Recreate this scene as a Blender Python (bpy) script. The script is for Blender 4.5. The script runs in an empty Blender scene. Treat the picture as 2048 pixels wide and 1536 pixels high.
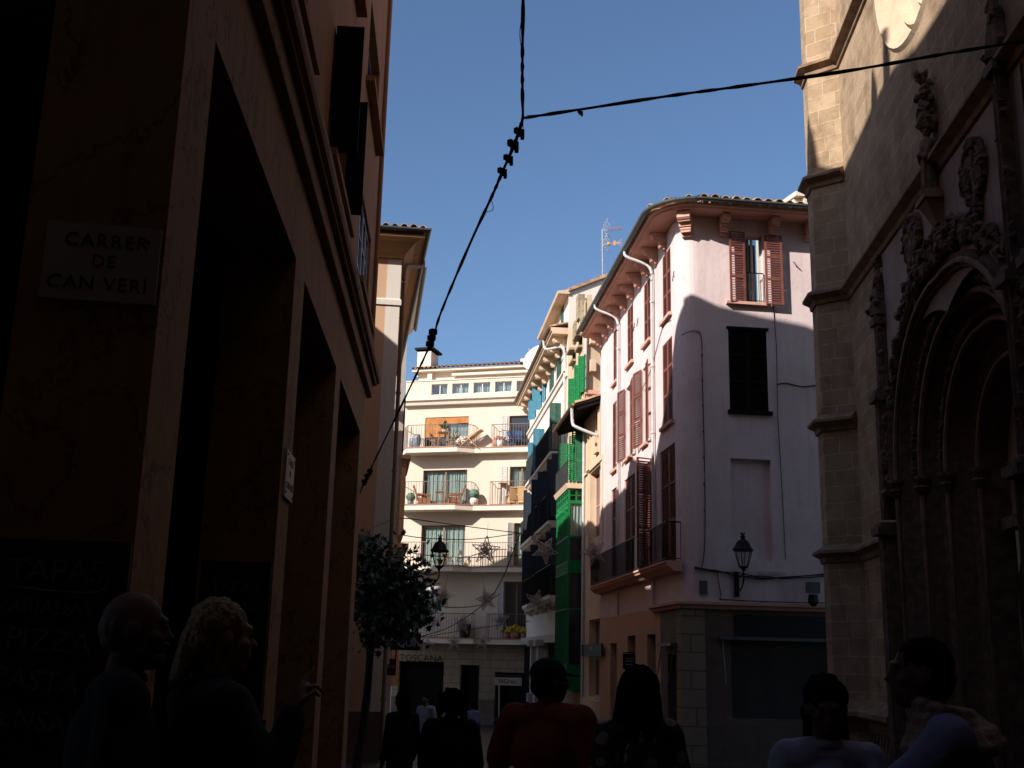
import bpy, bmesh, math, random
from math import sin, cos, pi, radians, sqrt, atan2
from mathutils import Vector, Matrix, noise
random.seed(7)
sc = bpy.context.scene
COL = sc.collection
rnd = random.uniform

# ---------------------------------------------------------------- camera model (measured from the photo's vanishing points)
FOC = 2233.0; PITCH = math.atan(544/2233.0); ROLL = radians(1.35); EYE = 1.6
FW = Vector((0, cos(PITCH), sin(PITCH))); _U = Vector((0, -sin(PITCH), cos(PITCH))); _R = Vector((1, 0, 0))
RT = _R*cos(ROLL) + _U*sin(ROLL); UP = _U*cos(ROLL) - _R*sin(ROLL)
def ray(px, py): return FW + RT*((px-1024)/FOC) + UP*((768-py)/FOC)
def at(px, py, Y):
    d = ray(px, py); return Vector((0, 0, EYE)) + d*(Y/d.y)
SLOPE = -0.035
def gz(y): return SLOPE*max(y-2.0, 0.0) if y < 80 else SLOPE*78

class Fr:
    """a vertical wall: origin, direction e along it, outward normal n"""
    def __init__(s, p, az, side=1):
        a = radians(az); s.o = Vector((p[0], p[1], 0)); s.e = Vector((sin(a), cos(a), 0))
        s.n = Vector((cos(a), -sin(a), 0))*side; s.side = side
    def P(s, u, z, w=0.0): return s.o + s.e*u + s.n*w + Vector((0, 0, z))
    def uz(s, px, py, w=0.0):
        d = ray(px, py); c = Vector((0, 0, EYE)); o = s.o + s.n*w
        t = (o-c).dot(s.n)/d.dot(s.n); q = c + d*t
        return (q-s.o).dot(s.e), q.z
    def U(s, px, py, w=0.0): return s.uz(px, py, w)[0]
    def Z(s, px, py, w=0.0): return s.uz(px, py, w)[1]

# ---------------------------------------------------------------- objects
ORG = {}
class MB:
    def __init__(s): s.v = []; s.f = []
    def add(s, vs, fs):
        b = len(s.v); s.v += [Vector(v) for v in vs]; s.f += [tuple(b+i for i in f) for f in fs]
    def quad(s, a, b, c, d): s.add([a, b, c, d], [(0, 1, 2, 3)])
    def poly(s, pts): s.add(pts, [tuple(range(len(pts)))])
    def hexa(s, p):  # 8 pts: bottom 0-3, top 4-7
        s.add(p, [(0, 3, 2, 1), (4, 5, 6, 7), (0, 1, 5, 4), (1, 2, 6, 5), (2, 3, 7, 6), (3, 0, 4, 7)])
    def box(s, fr, u0, u1, z0, z1, w0, w1):
        P = fr.P
        s.hexa([P(u0, z0, w0), P(u1, z0, w0), P(u1, z0, w1), P(u0, z0, w1), P(u0, z1, w0), P(u1, z1, w0), P(u1, z1, w1), P(u0, z1, w1)])
    def abox(s, c, sx, sy, sz, rot=0.0):
        M = Matrix.Rotation(rot, 3, 'Z'); c = Vector(c)
        s.hexa([c + M @ Vector((x*sx/2, y*sy/2, z*sz/2)) for z in (-1, 1) for x, y in ((-1, -1), (1, -1), (1, 1), (-1, 1))])
    def bar(s, a, b, r, r2=None):
        s.tube([a, b], r, 4, r2)
    def tube(s, pts, r, n=6, r2=None, cap=True):
        pts = [Vector(p) for p in pts]; m = len(pts); rings = []
        for i, p in enumerate(pts):
            t = (pts[min(i+1, m-1)] - pts[max(i-1, 0)])
            if t.length < 1e-9: t = Vector((0, 0, 1))
            t.normalize(); a = t.cross(Vector((0, 0, 1)))
            if a.length < 1e-3: a = t.cross(Vector((1, 0, 0)))
            a.normalize(); b = t.cross(a)
            rr = (r[i] if isinstance(r, (list, tuple)) else (r if r2 is None else r + (r2-r)*i/max(1, m-1)))
            rings.append([p + a*(rr*cos(2*pi*k/n+.4)) + b*(rr*sin(2*pi*k/n+.4)) for k in range(n)])
        base = len(s.v)
        for g in rings: s.v += g
        for i in range(m-1):
            for k in range(n):
                s.f.append((base+i*n+k, base+i*n+(k+1) % n, base+(i+1)*n+(k+1) % n, base+(i+1)*n+k))
        if cap:
            s.f.append(tuple(base+k for k in range(n))[::-1]); s.f.append(tuple(base+(m-1)*n+k for k in range(n)))
    def lathe(s, c, prof, n=12, ax=None):
        c = Vector(c); base = len(s.v)
        for r, z in prof:
            for k in range(n): s.v.append(c + Vector((r*cos(2*pi*k/n), r*sin(2*pi*k/n), z)))
        for i in range(len(prof)-1):
            for k in range(n):
                s.f.append((base+i*n+k, base+i*n+(k+1) % n, base+(i+1)*n+(k+1) % n, base+(i+1)*n+k))
        s.f.append(tuple(base+k for k in range(n))[::-1]); s.f.append(tuple(base+(len(prof)-1)*n+k for k in range(n)))
    def sphere(s, c, r, nu=10, nv=7, M=None):
        """ellipsoid, r = (rx,ry,rz), M = 3x3"""
        c = Vector(c); r = (r, r, r) if isinstance(r, (int, float)) else r; base = len(s.v)
        def q(x, y, z):
            p = Vector((x*r[0], y*r[1], z*r[2])); return c + (M @ p if M else p)
        s.v.append(q(0, 0, -1))
        for i in range(1, nv):
            a = -pi/2 + pi*i/nv
            for k in range(nu): s.v.append(q(cos(a)*cos(2*pi*k/nu), cos(a)*sin(2*pi*k/nu), sin(a)))
        s.v.append(q(0, 0, 1)); top = len(s.v)-1
        for k in range(nu):
            s.f.append((base, base+1+(k+1) % nu, base+1+k)); 
            s.f.append((top, top-nu+k, top-nu+(k+1) % nu))
        for i in range(nv-2):
            for k in range(nu):
                a = base+1+i*nu
                s.f.append((a+k, a+(k+1) % nu, a+nu+(k+1) % nu, a+nu+k))
    def blob(s, c, r, jit=.3, nu=7, nv=5):
        b = len(s.v); s.sphere(c, r, nu, nv); c = Vector(c)
        for i in range(b, len(s.v)):
            s.v[i] = c + (s.v[i]-c)*(1+rnd(-jit, jit))
    def capsule(s, a, b, ra, rb, n=10, sx=1.0, front=Vector((0, 1, 0))):
        """tapered limb with round ends; sx squashes it along 'front'"""
        a, b = Vector(a), Vector(b); t = b-a; L = t.length
        if L < 1e-6: return s.sphere(a, ra)
        t.normalize(); f = front - t*front.dot(t)
        if f.length < 1e-3: f = Vector((1, 0, 0)) - t*t.x
        f.normalize(); g = t.cross(f); base = len(s.v); rings = []
        for i in range(4): an = -pi/2 + (pi/2)*(i+.35)/4; rings.append((a + t*(ra*sin(an)), ra*cos(an)))
        rings.append((a, ra)); rings.append((b, rb))
        for i in range(4): an = (pi/2)*(i+.65)/4; rings.append((b + t*(rb*sin(an)), rb*cos(an)))
        for c, r in rings:
            for k in range(n): s.v.append(c + f*(r*sx*cos(2*pi*k/n)) + g*(r*sin(2*pi*k/n)))
        for i in range(len(rings)-1):
            for k in range(n): s.f.append((base+i*n+k, base+i*n+(k+1) % n, base+(i+1)*n+(k+1) % n, base+(i+1)*n+k))
        s.f.append(tuple(base+k for k in range(n))[::-1]); s.f.append(tuple(base+(len(rings)-1)*n+k for k in range(n)))

def mesh_of(mb, name, org, smooth=False, uv=True):
    me = bpy.data.meshes.new(name)
    me.from_pydata([v-org for v in mb.v], [], mb.f)
    if uv:
        l = me.uv_layers.new(name='UVMap'); d = [0.0]*(2*len(me.loops))
        for p in me.polygons:
            nn = p.normal
            if abs(nn.z) > .7: a, b = Vector((1, 0, 0)), Vector((0, 1, 0))
            else:
                a = Vector((-nn.y, nn.x, 0)).normalized(); b = Vector((0, 0, 1))
            for li in p.loop_indices:
                c = me.vertices[me.loops[li].vertex_index].co + org
                d[2*li] = c.dot(a); d[2*li+1] = c.dot(b)
        l.data.foreach_set('uv', d)
    if smooth: me.polygons.foreach_set('use_smooth', [True]*len(me.polygons))
    me.update(); return me
def part(name, mb, m, parent=None, smooth=False, label=None, loc=None):
    org = ORG[parent] if parent is not None else (Vector(loc) if loc is not None else Vector((0, 0, 0)))
    me = mesh_of(mb, name, org, smooth); o = bpy.data.objects.new(name, me); COL.objects.link(o)
    if m: me.materials.append(m)
    if parent is not None: o.parent = parent
    else: o.location = org
    ORG[o] = org
    if label: o['label'] = label
    return o
def tag(o, label=None, cat=None, group=None, kind=None):
    for k, v in (('label', label), ('category', cat), ('group', group), ('kind', kind)):
        if v: o[k] = v
    return o
def thing(name, label, cat, loc=(0, 0, 0), group=None):
    o = bpy.data.objects.new(name, None); COL.objects.link(o); o.location = loc; o.empty_display_size = .2
    ORG[o] = Vector(loc); return tag(o, label, cat, group)
def dup(root, loc=None, rot=None, label=None, group=None, scale=None):
    def cp(o, par):
        c = o.copy(); COL.objects.link(c)
        if par is not None: c.parent = par
        for ch in list(o.children): cp(ch, c)
        return c
    r = cp(root, None)
    if loc is not None: r.location = loc
    if rot is not None: r.rotation_euler = rot
    if scale is not None: r.scale = (scale,)*3
    if label: r['label'] = label
    if group: r['group'] = group
    return r

# ---------------------------------------------------------------- materials
def new_mat(name):
    m = bpy.data.materials.new(name); m.use_nodes = True; nt = m.node_tree
    for n in list(nt.nodes):
        if n.type not in ('OUTPUT_MATERIAL', 'BSDF_PRINCIPLED'): nt.nodes.remove(n)
    return m, nt, nt.nodes['Principled BSDF']
def rgba(c): return (c[0], c[1], c[2], 1)
def plain(name, col, rough=.6, metal=0.0, var=.12, scale=9.0, spec=.3, bump=0.0, bscale=60.0):
    m, nt, b = new_mat(name); N = nt.nodes.new; L = nt.links.new
    tc = N('ShaderNodeTexCoord'); nz = N('ShaderNodeTexNoise'); nz.inputs['Scale'].default_value = scale; nz.inputs['Detail'].default_value = 5
    L(tc.outputs['Object'], nz.inputs['Vector'])
    r = N('ShaderNodeValToRGB'); r.color_ramp.elements[0].position = .3; r.color_ramp.elements[1].position = .7
    r.color_ramp.elements[0].color = rgba([x*(1-var) for x in col]); r.color_ramp.elements[1].color = rgba([min(1, x*(1+var)) for x in col])
    L(nz.outputs['Fac'], r.inputs['Fac']); L(r.outputs['Color'], b.inputs['Base Color'])
    b.inputs['Roughness'].default_value = rough; b.inputs['Metallic'].default_value = metal; b.inputs['Specular IOR Level'].default_value = spec
    if bump:
        n2 = N('ShaderNodeTexNoise'); n2.inputs['Scale'].default_value = bscale; n2.inputs['Detail'].default_value = 4
        L(tc.outputs['Object'], n2.inputs['Vector']); bp = N('ShaderNodeBump'); bp.inputs['Strength'].default_value = bump; bp.inputs['Distance'].default_value = .02
        L(n2.outputs['Fac'], bp.inputs['Height']); L(bp.outputs['Normal'], b.inputs['Normal'])
    return m
def plaster(name, col, stain=(.3, .24, .2), amt=.25, streak=.25, rough=.9, bump=.25):
    """painted render: blotches, rain streaks, trowel bumps"""
    m, nt, b = new_mat(name); N = nt.nodes.new; L = nt.links.new
    tc = N('ShaderNodeTexCoord')
    n1 = N('ShaderNodeTexNoise'); n1.inputs['Scale'].default_value = .9; n1.inputs['Detail'].default_value = 8; n1.inputs['Roughness'].default_value = .65
    L(tc.outputs['Object'], n1.inputs['Vector'])
    mp = N('ShaderNodeMapping'); mp.inputs['Scale'].default_value = (5, 5, .35); L(tc.outputs['Object'], mp.inputs['Vector'])
    n2 = N('ShaderNodeTexNoise'); n2.inputs['Scale'].default_value = 1.6; n2.inputs['Detail'].default_value = 6; L(mp.outputs['Vector'], n2.inputs['Vector'])
    r1 = N('ShaderNodeMapRange'); r1.inputs['From Min'].default_value = .42; r1.inputs['From Max'].default_value = .75; r1.inputs['To Max'].default_value = amt
    L(n1.outputs['Fac'], r1.inputs['Value'])
    r2 = N('ShaderNodeMapRange'); r2.inputs['From Min'].default_value = .52; r2.inputs['From Max'].default_value = .8; r2.inputs['To Max'].default_value = streak
    L(n2.outputs['Fac'], r2.inputs['Value'])
    ad = N('ShaderNodeMath'); ad.operation = 'ADD'; ad.use_clamp = True; L(r1.outputs[0], ad.inputs[0]); L(r2.outputs[0], ad.inputs[1])
    mx = N('ShaderNodeMix'); mx.data_type = 'RGBA'; mx.inputs[6].default_value = rgba(col); mx.inputs[7].default_value = rgba(stain)
    L(ad.outputs[0], mx.inputs[0]); L(mx.outputs[2], b.inputs['Base Color'])
    n3 = N('ShaderNodeTexNoise'); n3.inputs['Scale'].default_value = 7; n3.inputs['Detail'].default_value = 8; n3.inputs['Roughness'].default_value = .7; L(tc.outputs['Object'], n3.inputs['Vector'])
    bp = N('ShaderNodeBump'); bp.inputs['Strength'].default_value = bump; bp.inputs['Distance'].default_value = .03
    L(n3.outputs['Fac'], bp.inputs['Height']); L(bp.outputs['Normal'], b.inputs['Normal'])
    b.inputs['Roughness'].default_value = rough; b.inputs['Specular IOR Level'].default_value = .2
    return m
def veined(m, lo=.35, width=.012):
    """thin dark cracks and veins running aslant through the stone"""
    nt = m.node_tree; N = nt.nodes.new; L = nt.links.new; b = nt.nodes['Principled BSDF']; src = b.inputs['Base Color'].links[0].from_socket
    tc = N('ShaderNodeTexCoord'); mp = N('ShaderNodeMapping'); mp.inputs['Rotation'].default_value = (.5, .4, .2); mp.inputs['Scale'].default_value = (1.1, 1.1, .8); L(tc.outputs['Object'], mp.inputs['Vector'])
    n = N('ShaderNodeTexNoise'); n.inputs['Scale'].default_value = 1.3; n.inputs['Detail'].default_value = 9; n.inputs['Roughness'].default_value = .6; L(mp.outputs[0], n.inputs['Vector'])
    s = N('ShaderNodeMath'); s.operation = 'SUBTRACT'; s.inputs[1].default_value = .5; L(n.outputs['Fac'], s.inputs[0]); a = N('ShaderNodeMath'); a.operation = 'ABSOLUTE'; L(s.outputs[0], a.inputs[0])
    r = N('ShaderNodeMapRange'); r.inputs['From Max'].default_value = width; r.inputs['To Min'].default_value = lo; r.inputs['To Max'].default_value = 1; L(a.outputs[0], r.inputs['Value'])
    mx = N('ShaderNodeMix'); mx.data_type = 'RGBA'; mx.blend_type = 'MULTIPLY'; mx.inputs[0].default_value = 1; L(src, mx.inputs[6]); L(r.outputs[0], mx.inputs[7]); L(mx.outputs[2], b.inputs['Base Color']); return m
def masonry(name, c1, c2, mortar, bw=.68, bh=.36, ms=.012, rough=.9, bump=.5, stain=(.12, .08, .05), amt=.5, warp=.055):
    m, nt, b = new_mat(name); N = nt.nodes.new; L = nt.links.new
    uv = N('ShaderNodeUVMap'); tc = N('ShaderNodeTexCoord')
    nw = N('ShaderNodeTexNoise'); nw.inputs['Scale'].default_value = 3; nw.inputs['Detail'].default_value = 3; L(tc.outputs['Object'], nw.inputs['Vector'])
    sb = N('ShaderNodeVectorMath'); sb.operation = 'SUBTRACT'; sb.inputs[1].default_value = (.5, .5, .5); L(nw.outputs['Color'], sb.inputs[0])
    sl = N('ShaderNodeVectorMath'); sl.operation = 'SCALE'; sl.inputs['Scale'].default_value = warp; L(sb.outputs[0], sl.inputs[0])
    ad = N('ShaderNodeVectorMath'); L(uv.outputs[0], ad.inputs[0]); L(sl.outputs[0], ad.inputs[1])
    br = N('ShaderNodeTexBrick'); br.inputs['Scale'].default_value = 1; br.inputs['Brick Width'].default_value = bw; br.inputs['Row Height'].default_value = bh
    br.inputs['Mortar Size'].default_value = ms; br.inputs['Mortar Smooth'].default_value = .25; br.inputs['Bias'].default_value = 0
    br.offset_frequency = 2; br.offset = .43; br.squash = .8; br.squash_frequency = 3
    br.inputs['Color1'].default_value = rgba(c1); br.inputs['Color2'].default_value = rgba(c2); br.inputs['Mortar'].default_value = rgba(mortar)
    L(ad.outputs[0], br.inputs['Vector'])
    n1 = N('ShaderNodeTexNoise'); n1.inputs['Scale'].default_value = 1.7; n1.inputs['Detail'].default_value = 9; n1.inputs['Roughness'].default_value = .7; L(tc.outputs['Object'], n1.inputs['Vector'])
    r1 = N('ShaderNodeMapRange'); r1.inputs['From Min'].default_value = .45; r1.inputs['From Max'].default_value = .75; r1.inputs['To Max'].default_value = amt; L(n1.outputs['Fac'], r1.inputs['Value'])
    mx = N('ShaderNodeMix'); mx.data_type = 'RGBA'; mx.inputs[7].default_value = rgba(stain); L(r1.outputs[0], mx.inputs[0]); L(br.outputs['Color'], mx.inputs[6]); L(mx.outputs[2], b.inputs['Base Color'])
    n3 = N('ShaderNodeTexNoise'); n3.inputs['Scale'].default_value = 14; n3.inputs['Detail'].default_value = 8; n3.inputs['Roughness'].default_value = .75; L(tc.outputs['Object'], n3.inputs['Vector'])
    mm = N('ShaderNodeMath'); mm.operation = 'MULTIPLY_ADD'; mm.inputs[1].default_value = -.7; L(br.outputs['Fac'], mm.inputs[0]); L(n3.outputs['Fac'], mm.inputs[2])
    bp = N('ShaderNodeBump'); bp.inputs['Strength'].default_value = bump; bp.inputs['Distance'].default_value = .03; L(mm.outputs[0], bp.inputs['Height']); L(bp.outputs['Normal'], b.inputs['Normal'])
    b.inputs['Roughness'].default_value = rough; b.inputs['Specular IOR Level'].default_value = .15
    return m
def glass(name, col=(.02, .025, .03), rough=.05):
    m, nt, b = new_mat(name); b.inputs['Base Color'].default_value = rgba(col); b.inputs['Roughness'].default_value = rough; b.inputs['Specular IOR Level'].default_value = .6
    return m
def curtain_mat(name, col):
    m, nt, b = new_mat(name); N = nt.nodes.new; L = nt.links.new
    uv = N('ShaderNodeUVMap'); wv = N('ShaderNodeTexWave'); wv.wave_type = 'BANDS'; wv.bands_direction = 'X'; wv.inputs['Scale'].default_value = 2.2; wv.inputs['Distortion'].default_value = 1.2; wv.inputs['Detail'].default_value = 2
    L(uv.outputs[0], wv.inputs['Vector']); r = N('ShaderNodeValToRGB'); r.color_ramp.elements[0].color = rgba([x*.6 for x in col]); r.color_ramp.elements[1].color = rgba(col)
    L(wv.outputs['Fac'], r.inputs['Fac']); L(r.outputs['Color'], b.inputs['Base Color']); b.inputs['Roughness'].default_value = .8
    bp = N('ShaderNodeBump'); bp.inputs['Distance'].default_value = .05; L(wv.outputs['Fac'], bp.inputs['Height']); L(bp.outputs['Normal'], b.inputs['Normal'])
    return m
def paving(name):
    return masonry(name, (.05, .045, .042), (.035, .032, .03), (.02, .018, .016), .4, .25, .012, .55, .4, (.02, .018, .016), .5, .01)

M = {}
def init_mats():
    M['arcade'] = veined(plaster('arcade_brown_plaster', (.31, .17, .085), (.16, .08, .04), .5, .5, .85))
    M['arcade_up'] = plaster('orange_brown_plaster', (.34, .18, .1), (.18, .09, .05), .5, .5, .9)
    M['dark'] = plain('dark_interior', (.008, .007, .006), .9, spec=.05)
    M['shade_wood'] = plain('dark_shutter_paint', (.009, .006, .005), .7, spec=.1)
    M['stone_plate'] = plain('pale_stone_plate', (.36, .31, .28), .6, scale=4)
    M['letters'] = plain('black_letters', (.02, .018, .016), .5)
    M['pink'] = veined(plaster('pink_wall_paint', (.72, .57, .54), (.5, .36, .32), .45, .45, .9, .35), .72, .004)
    M['pinktrim'] = plaster('salmon_trim_paint', (.66, .36, .27), (.45, .22, .16), .3, .25, .9, .2)
    M['redwood'] = plain('red_brown_shutter_paint', (.2, .064, .044), .5, var=.2, scale=6)
    M['whitewood'] = plain('pale_window_paint', (.55, .5, .46), .5)
    M['brownframe'] = plain('brown_window_frame', (.2, .11, .06), .5)
    M['glass'] = glass('window_glass')
    M['iron'] = plain('black_iron', (.012, .012, .013), .5, .4)
    M['ironbrown'] = plain('brown_railing_paint', (.16, .1, .08), .5)
    M['gutter'] = plain('grey_green_gutter', (.12, .13, .12), .4, .3)
    M['pipe'] = plain('pale_grey_pipe', (.5, .48, .46), .5)
    M['tile'] = plain('clay_roof_tile', (.42, .25, .15), .9, var=.45, scale=5, bump=.4)
    M['cream'] = plaster('cream_apartment_render', (.62, .505, .4), (.48, .36, .25), .22, .2, .9, .12)
    M['creamtrim'] = plaster('cream_trim_paint', (.7, .58, .46), (.5, .39, .28), .15, .2, .9, .1)
    M['white'] = plaster('white_wall_paint', (.74, .64, .54), (.6, .5, .4), .25, .2, .9, .2)
    M['ochre'] = plaster('ochre_stone_render', (.6, .45, .3), (.32, .22, .13), .55, .4, .95, .6)
    M['ochre2'] = plaster('warm_beige_render', (.66, .48, .33), (.42, .28, .18), .4, .3, .95, .3)
    M['oldstone'] = masonry('old_weathered_stone', (.42, .33, .22), (.33, .25, .16), (.25, .19, .12), .5, .3, .02, .95, .8, (.12, .09, .05), .7)
    M['blue'] = plain('teal_blue_shutter_paint', (.045, .17, .23), .55, var=.2)
    M['navy'] = plain('navy_door_paint', (.008, .016, .028), .5)  # door blue darkened so the colour carries the shade of the lower floors
    M['dgreen'] = plain('dark_green_shutter_paint', (.035, .09, .065), .55, var=.2)
    M['green'] = plain('bright_green_paint', (.009, .165, .045), .6, var=.25, spec=.12)
    M['mgreen'] = plain('deep_green_paint', (.012, .1, .035), .5, var=.25)
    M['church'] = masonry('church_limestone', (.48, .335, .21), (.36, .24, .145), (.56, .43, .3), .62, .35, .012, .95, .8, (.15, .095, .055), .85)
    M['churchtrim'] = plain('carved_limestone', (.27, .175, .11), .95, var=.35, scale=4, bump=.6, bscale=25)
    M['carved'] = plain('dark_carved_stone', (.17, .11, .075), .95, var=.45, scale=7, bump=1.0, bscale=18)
    M['rosestone'] = plaster('pale_rose_window_stone', (.56, .42, .29), (.34, .23, .14), .45, .3, .95, .5)
    M['rustic'] = masonry('rusticated_ground_floor', (.3, .23, .16), (.26, .2, .14), (.14, .1, .07), 1.1, .45, .02, .9, .5, (.16, .11, .08), .5, .0)
    M['palepanel'] = plaster('pale_portal_panel', (.42, .31, .25), (.22, .15, .11), .5, .4, .9, .4)
    M['orange'] = plaster('orange_wall_paint', (.6, .37, .23), (.45, .25, .14), .25, .25, .9, .15)
    M['stripe'] = plaster('pale_corner_stripe', (.66, .58, .5), (.48, .4, .32), .2, .2, .9, .12)
    M['soffit'] = plaster('eave_moulding_paint', (.55, .34, .18), (.35, .2, .1), .3, .2, .9, .1)
    M['wood'] = plain('honey_wood', (.4, .2, .08), .6, var=.3)
    M['wicker'] = plain('brown_wicker', (.3, .12, .05), .7, var=.4, scale=40)
    M['rattan'] = plain('pale_rattan', (.55, .34, .17), .7, var=.3, scale=40)
    M['blind'] = plain('orange_reed_blind', (.42, .16, .045), .8, var=.25, scale=3)
    M['curtain'] = curtain_mat('sheer_curtain', (.78, .8, .74))
    M['pot'] = plain('grey_ceramic_pot', (.2, .23, .26), .4, var=.3)
    M['terracotta'] = plain('terracotta_pot', (.4, .19, .12), .8)
    M['whitepot'] = plain('white_pot', (.7, .62, .55), .6)
    M['leaf'] = plain('green_leaf', (.04, .11, .025), .5, var=.4, scale=20)
    M['darkleaf'] = plain('dark_tree_leaf', (.022, .045, .018), .45, var=.5, scale=9)
    M['bluewhite_frame'] = plain('pale_blue_window_frame', (.4, .45, .6), .4)  # sky reflected on the glazing bars, put into the frame colour
    M['bark'] = plain('tree_bark', (.03, .02, .014), .9, var=.3, bump=.5)
    M['cactus'] = plain('cactus_green', (.09, .16, .11), .6, var=.3)
    M['yellow'] = plain('yellow_flowers', (.5, .33, .03), .7, var=.3)
    M['cloth'] = plain('white_cloth', (.72, .62, .52), .9)
    M['bluecloth'] = plain('blue_metal_chair_paint', (.05, .12, .28), .4)
    M['cable'] = plain('black_cable', (.01, .01, .012), .6)
    M['tinsel'] = plain('pale_tinsel_wire', (.5, .4, .35), .5, var=.4, scale=30)
    M['metal'] = plain('galvanised_metal', (.55, .5, .48), .35, .6)
    M['antenna_orange'] = plain('orange_plastic', (.75, .3, .06), .5)
    M['dish'] = plain('white_dish_paint', (.75, .75, .75), .4)
    M['ground'] = paving('grey_stone_paving')
    M['asphalt'] = plain('paving_dark', (.05, .045, .04), .7)
    M['board'] = plain('black_chalkboard', (.012, .012, .012), .8)
    M['chalk'] = plain('faded_chalk', (.14, .12, .11), .95, var=.5, scale=40)
    M['skin'] = plain('skin', (.26, .13, .085), .65, var=.15)
    M['skindark'] = plain('tanned_skin', (.13, .062, .04), .7, var=.15)
    M['hairblack'] = plain('black_hair', (.006, .005, .005), .85, var=.4, scale=40, spec=.05, bump=.6, bscale=90)
    M['hairblond'] = plain('blond_hair', (.27, .17, .065), .6, var=.5, scale=60, bump=.6, bscale=90)
    M['hairgrey'] = plain('thin_grey_hair', (.12, .1, .09), .7)
    M['blackcloth'] = plain('black_fabric', (.008, .008, .009), .9, bump=.3, bscale=30)
    M['navycloth'] = plain('dark_denim', (.012, .014, .022), .9)
    M['redcloth'] = plain('dark_red_cotton', (.2, .028, .018), .9, bump=.4, bscale=22)
    M['bluewhite'] = plain('pale_blue_cotton', (.33, .32, .42), .9, bump=.4, bscale=22)
    M['bluegrey'] = plain('washed_blue_cotton', (.17, .17, .26), .9, bump=.4, bscale=22)
    M['scarf'] = plain('tan_scarf', (.3, .19, .13), .9, var=.5, scale=25, bump=.5)
    M['floral'] = floral()
    M['shopstone'] = masonry('shop_stone_cladding', (.16, .11, .085), (.12, .085, .066), (.1, .07, .055), .9, .8, .008, .6, .2, (.06, .045, .035), .5, .0)
    M['sign_white'] = plain('white_sign_panel', (.5, .44, .39), .6)
    M['sign_black'] = plain('black_sign_panel', (.01, .01, .012), .5)
    M['whitecolumn'] = plain('white_painted_wood', (.5, .43, .36), .5)
    M['enamel'] = plain('blue_white_letters', (.3, .34, .45), .5)
def floral():
    m, nt, b = new_mat('dark_floral_print'); N = nt.nodes.new; L = nt.links.new
    tc = N('ShaderNodeTexCoord'); v = N('ShaderNodeTexVoronoi'); v.inputs['Scale'].default_value = 13; L(tc.outputs['Object'], v.inputs['Vector'])
    r = N('ShaderNodeValToRGB'); r.color_ramp.interpolation = 'CONSTANT'
    r.color_ramp.elements[0].color = (.22, .17, .16, 1); r.color_ramp.elements[1].position = .42; r.color_ramp.elements[1].color = (.012, .012, .014, 1)
    L(v.outputs['Distance'], r.inputs['Fac']); L(r.outputs['Color'], b.inputs['Base Color']); b.inputs['Roughness'].default_value = .9
    return m
init_mats()

# ---------------------------------------------------------------- building blocks
def wall(mb, fr, u0, u1, z0, z1, ops=(), reveal=.2):
    """front sheet with rectangular openings (a,b,c,d) and their reveals"""
    us = sorted({u0, u1} | {min(max(x, u0), u1) for o in ops for x in o[:2]}); zs = sorted({z0, z1} | {min(max(x, z0), z1) for o in ops for x in o[2:4]})
    for i in range(len(us)-1):
        for j in range(len(zs)-1):
            cu, cz = (us[i]+us[i+1])/2, (zs[j]+zs[j+1])/2
            if any(o[0] < cu < o[1] and o[2] < cz < o[3] for o in ops): continue
            q = [fr.P(us[i], zs[j]), fr.P(us[i+1], zs[j]), fr.P(us[i+1], zs[j+1]), fr.P(us[i], zs[j+1])]
            mb.poly(q if fr.side > 0 else q[::-1])
    for o in ops:
        a, b, c, d = o[:4]; r = o[4] if len(o) > 4 else reveal
        for (p, q) in (((a, c), (a, d)), ((a, d), (b, d)), ((b, d), (b, c)), ((b, c), (a, c))):
            mb.poly([fr.P(p[0], p[1]), fr.P(q[0], q[1]), fr.P(q[0], q[1], -r), fr.P(p[0], p[1], -r)])
def bulk(mb, fr, u0, u1, z0, z1, depth, front=False, top=True):
    """sides, back and top of a building body behind a front sheet"""
    P = fr.P
    mb.poly([P(u0, z0), P(u0, z1), P(u0, z1, -depth), P(u0, z0, -depth)]); mb.poly([P(u1, z0), P(u1, z0, -depth), P(u1, z1, -depth), P(u1, z1)])
    mb.poly([P(u0, z0, -depth), P(u0, z1, -depth), P(u1, z1, -depth), P(u1, z0, -depth)])
    if top: mb.poly([P(u0, z1), P(u1, z1), P(u1, z1, -depth), P(u0, z1, -depth)])
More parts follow.
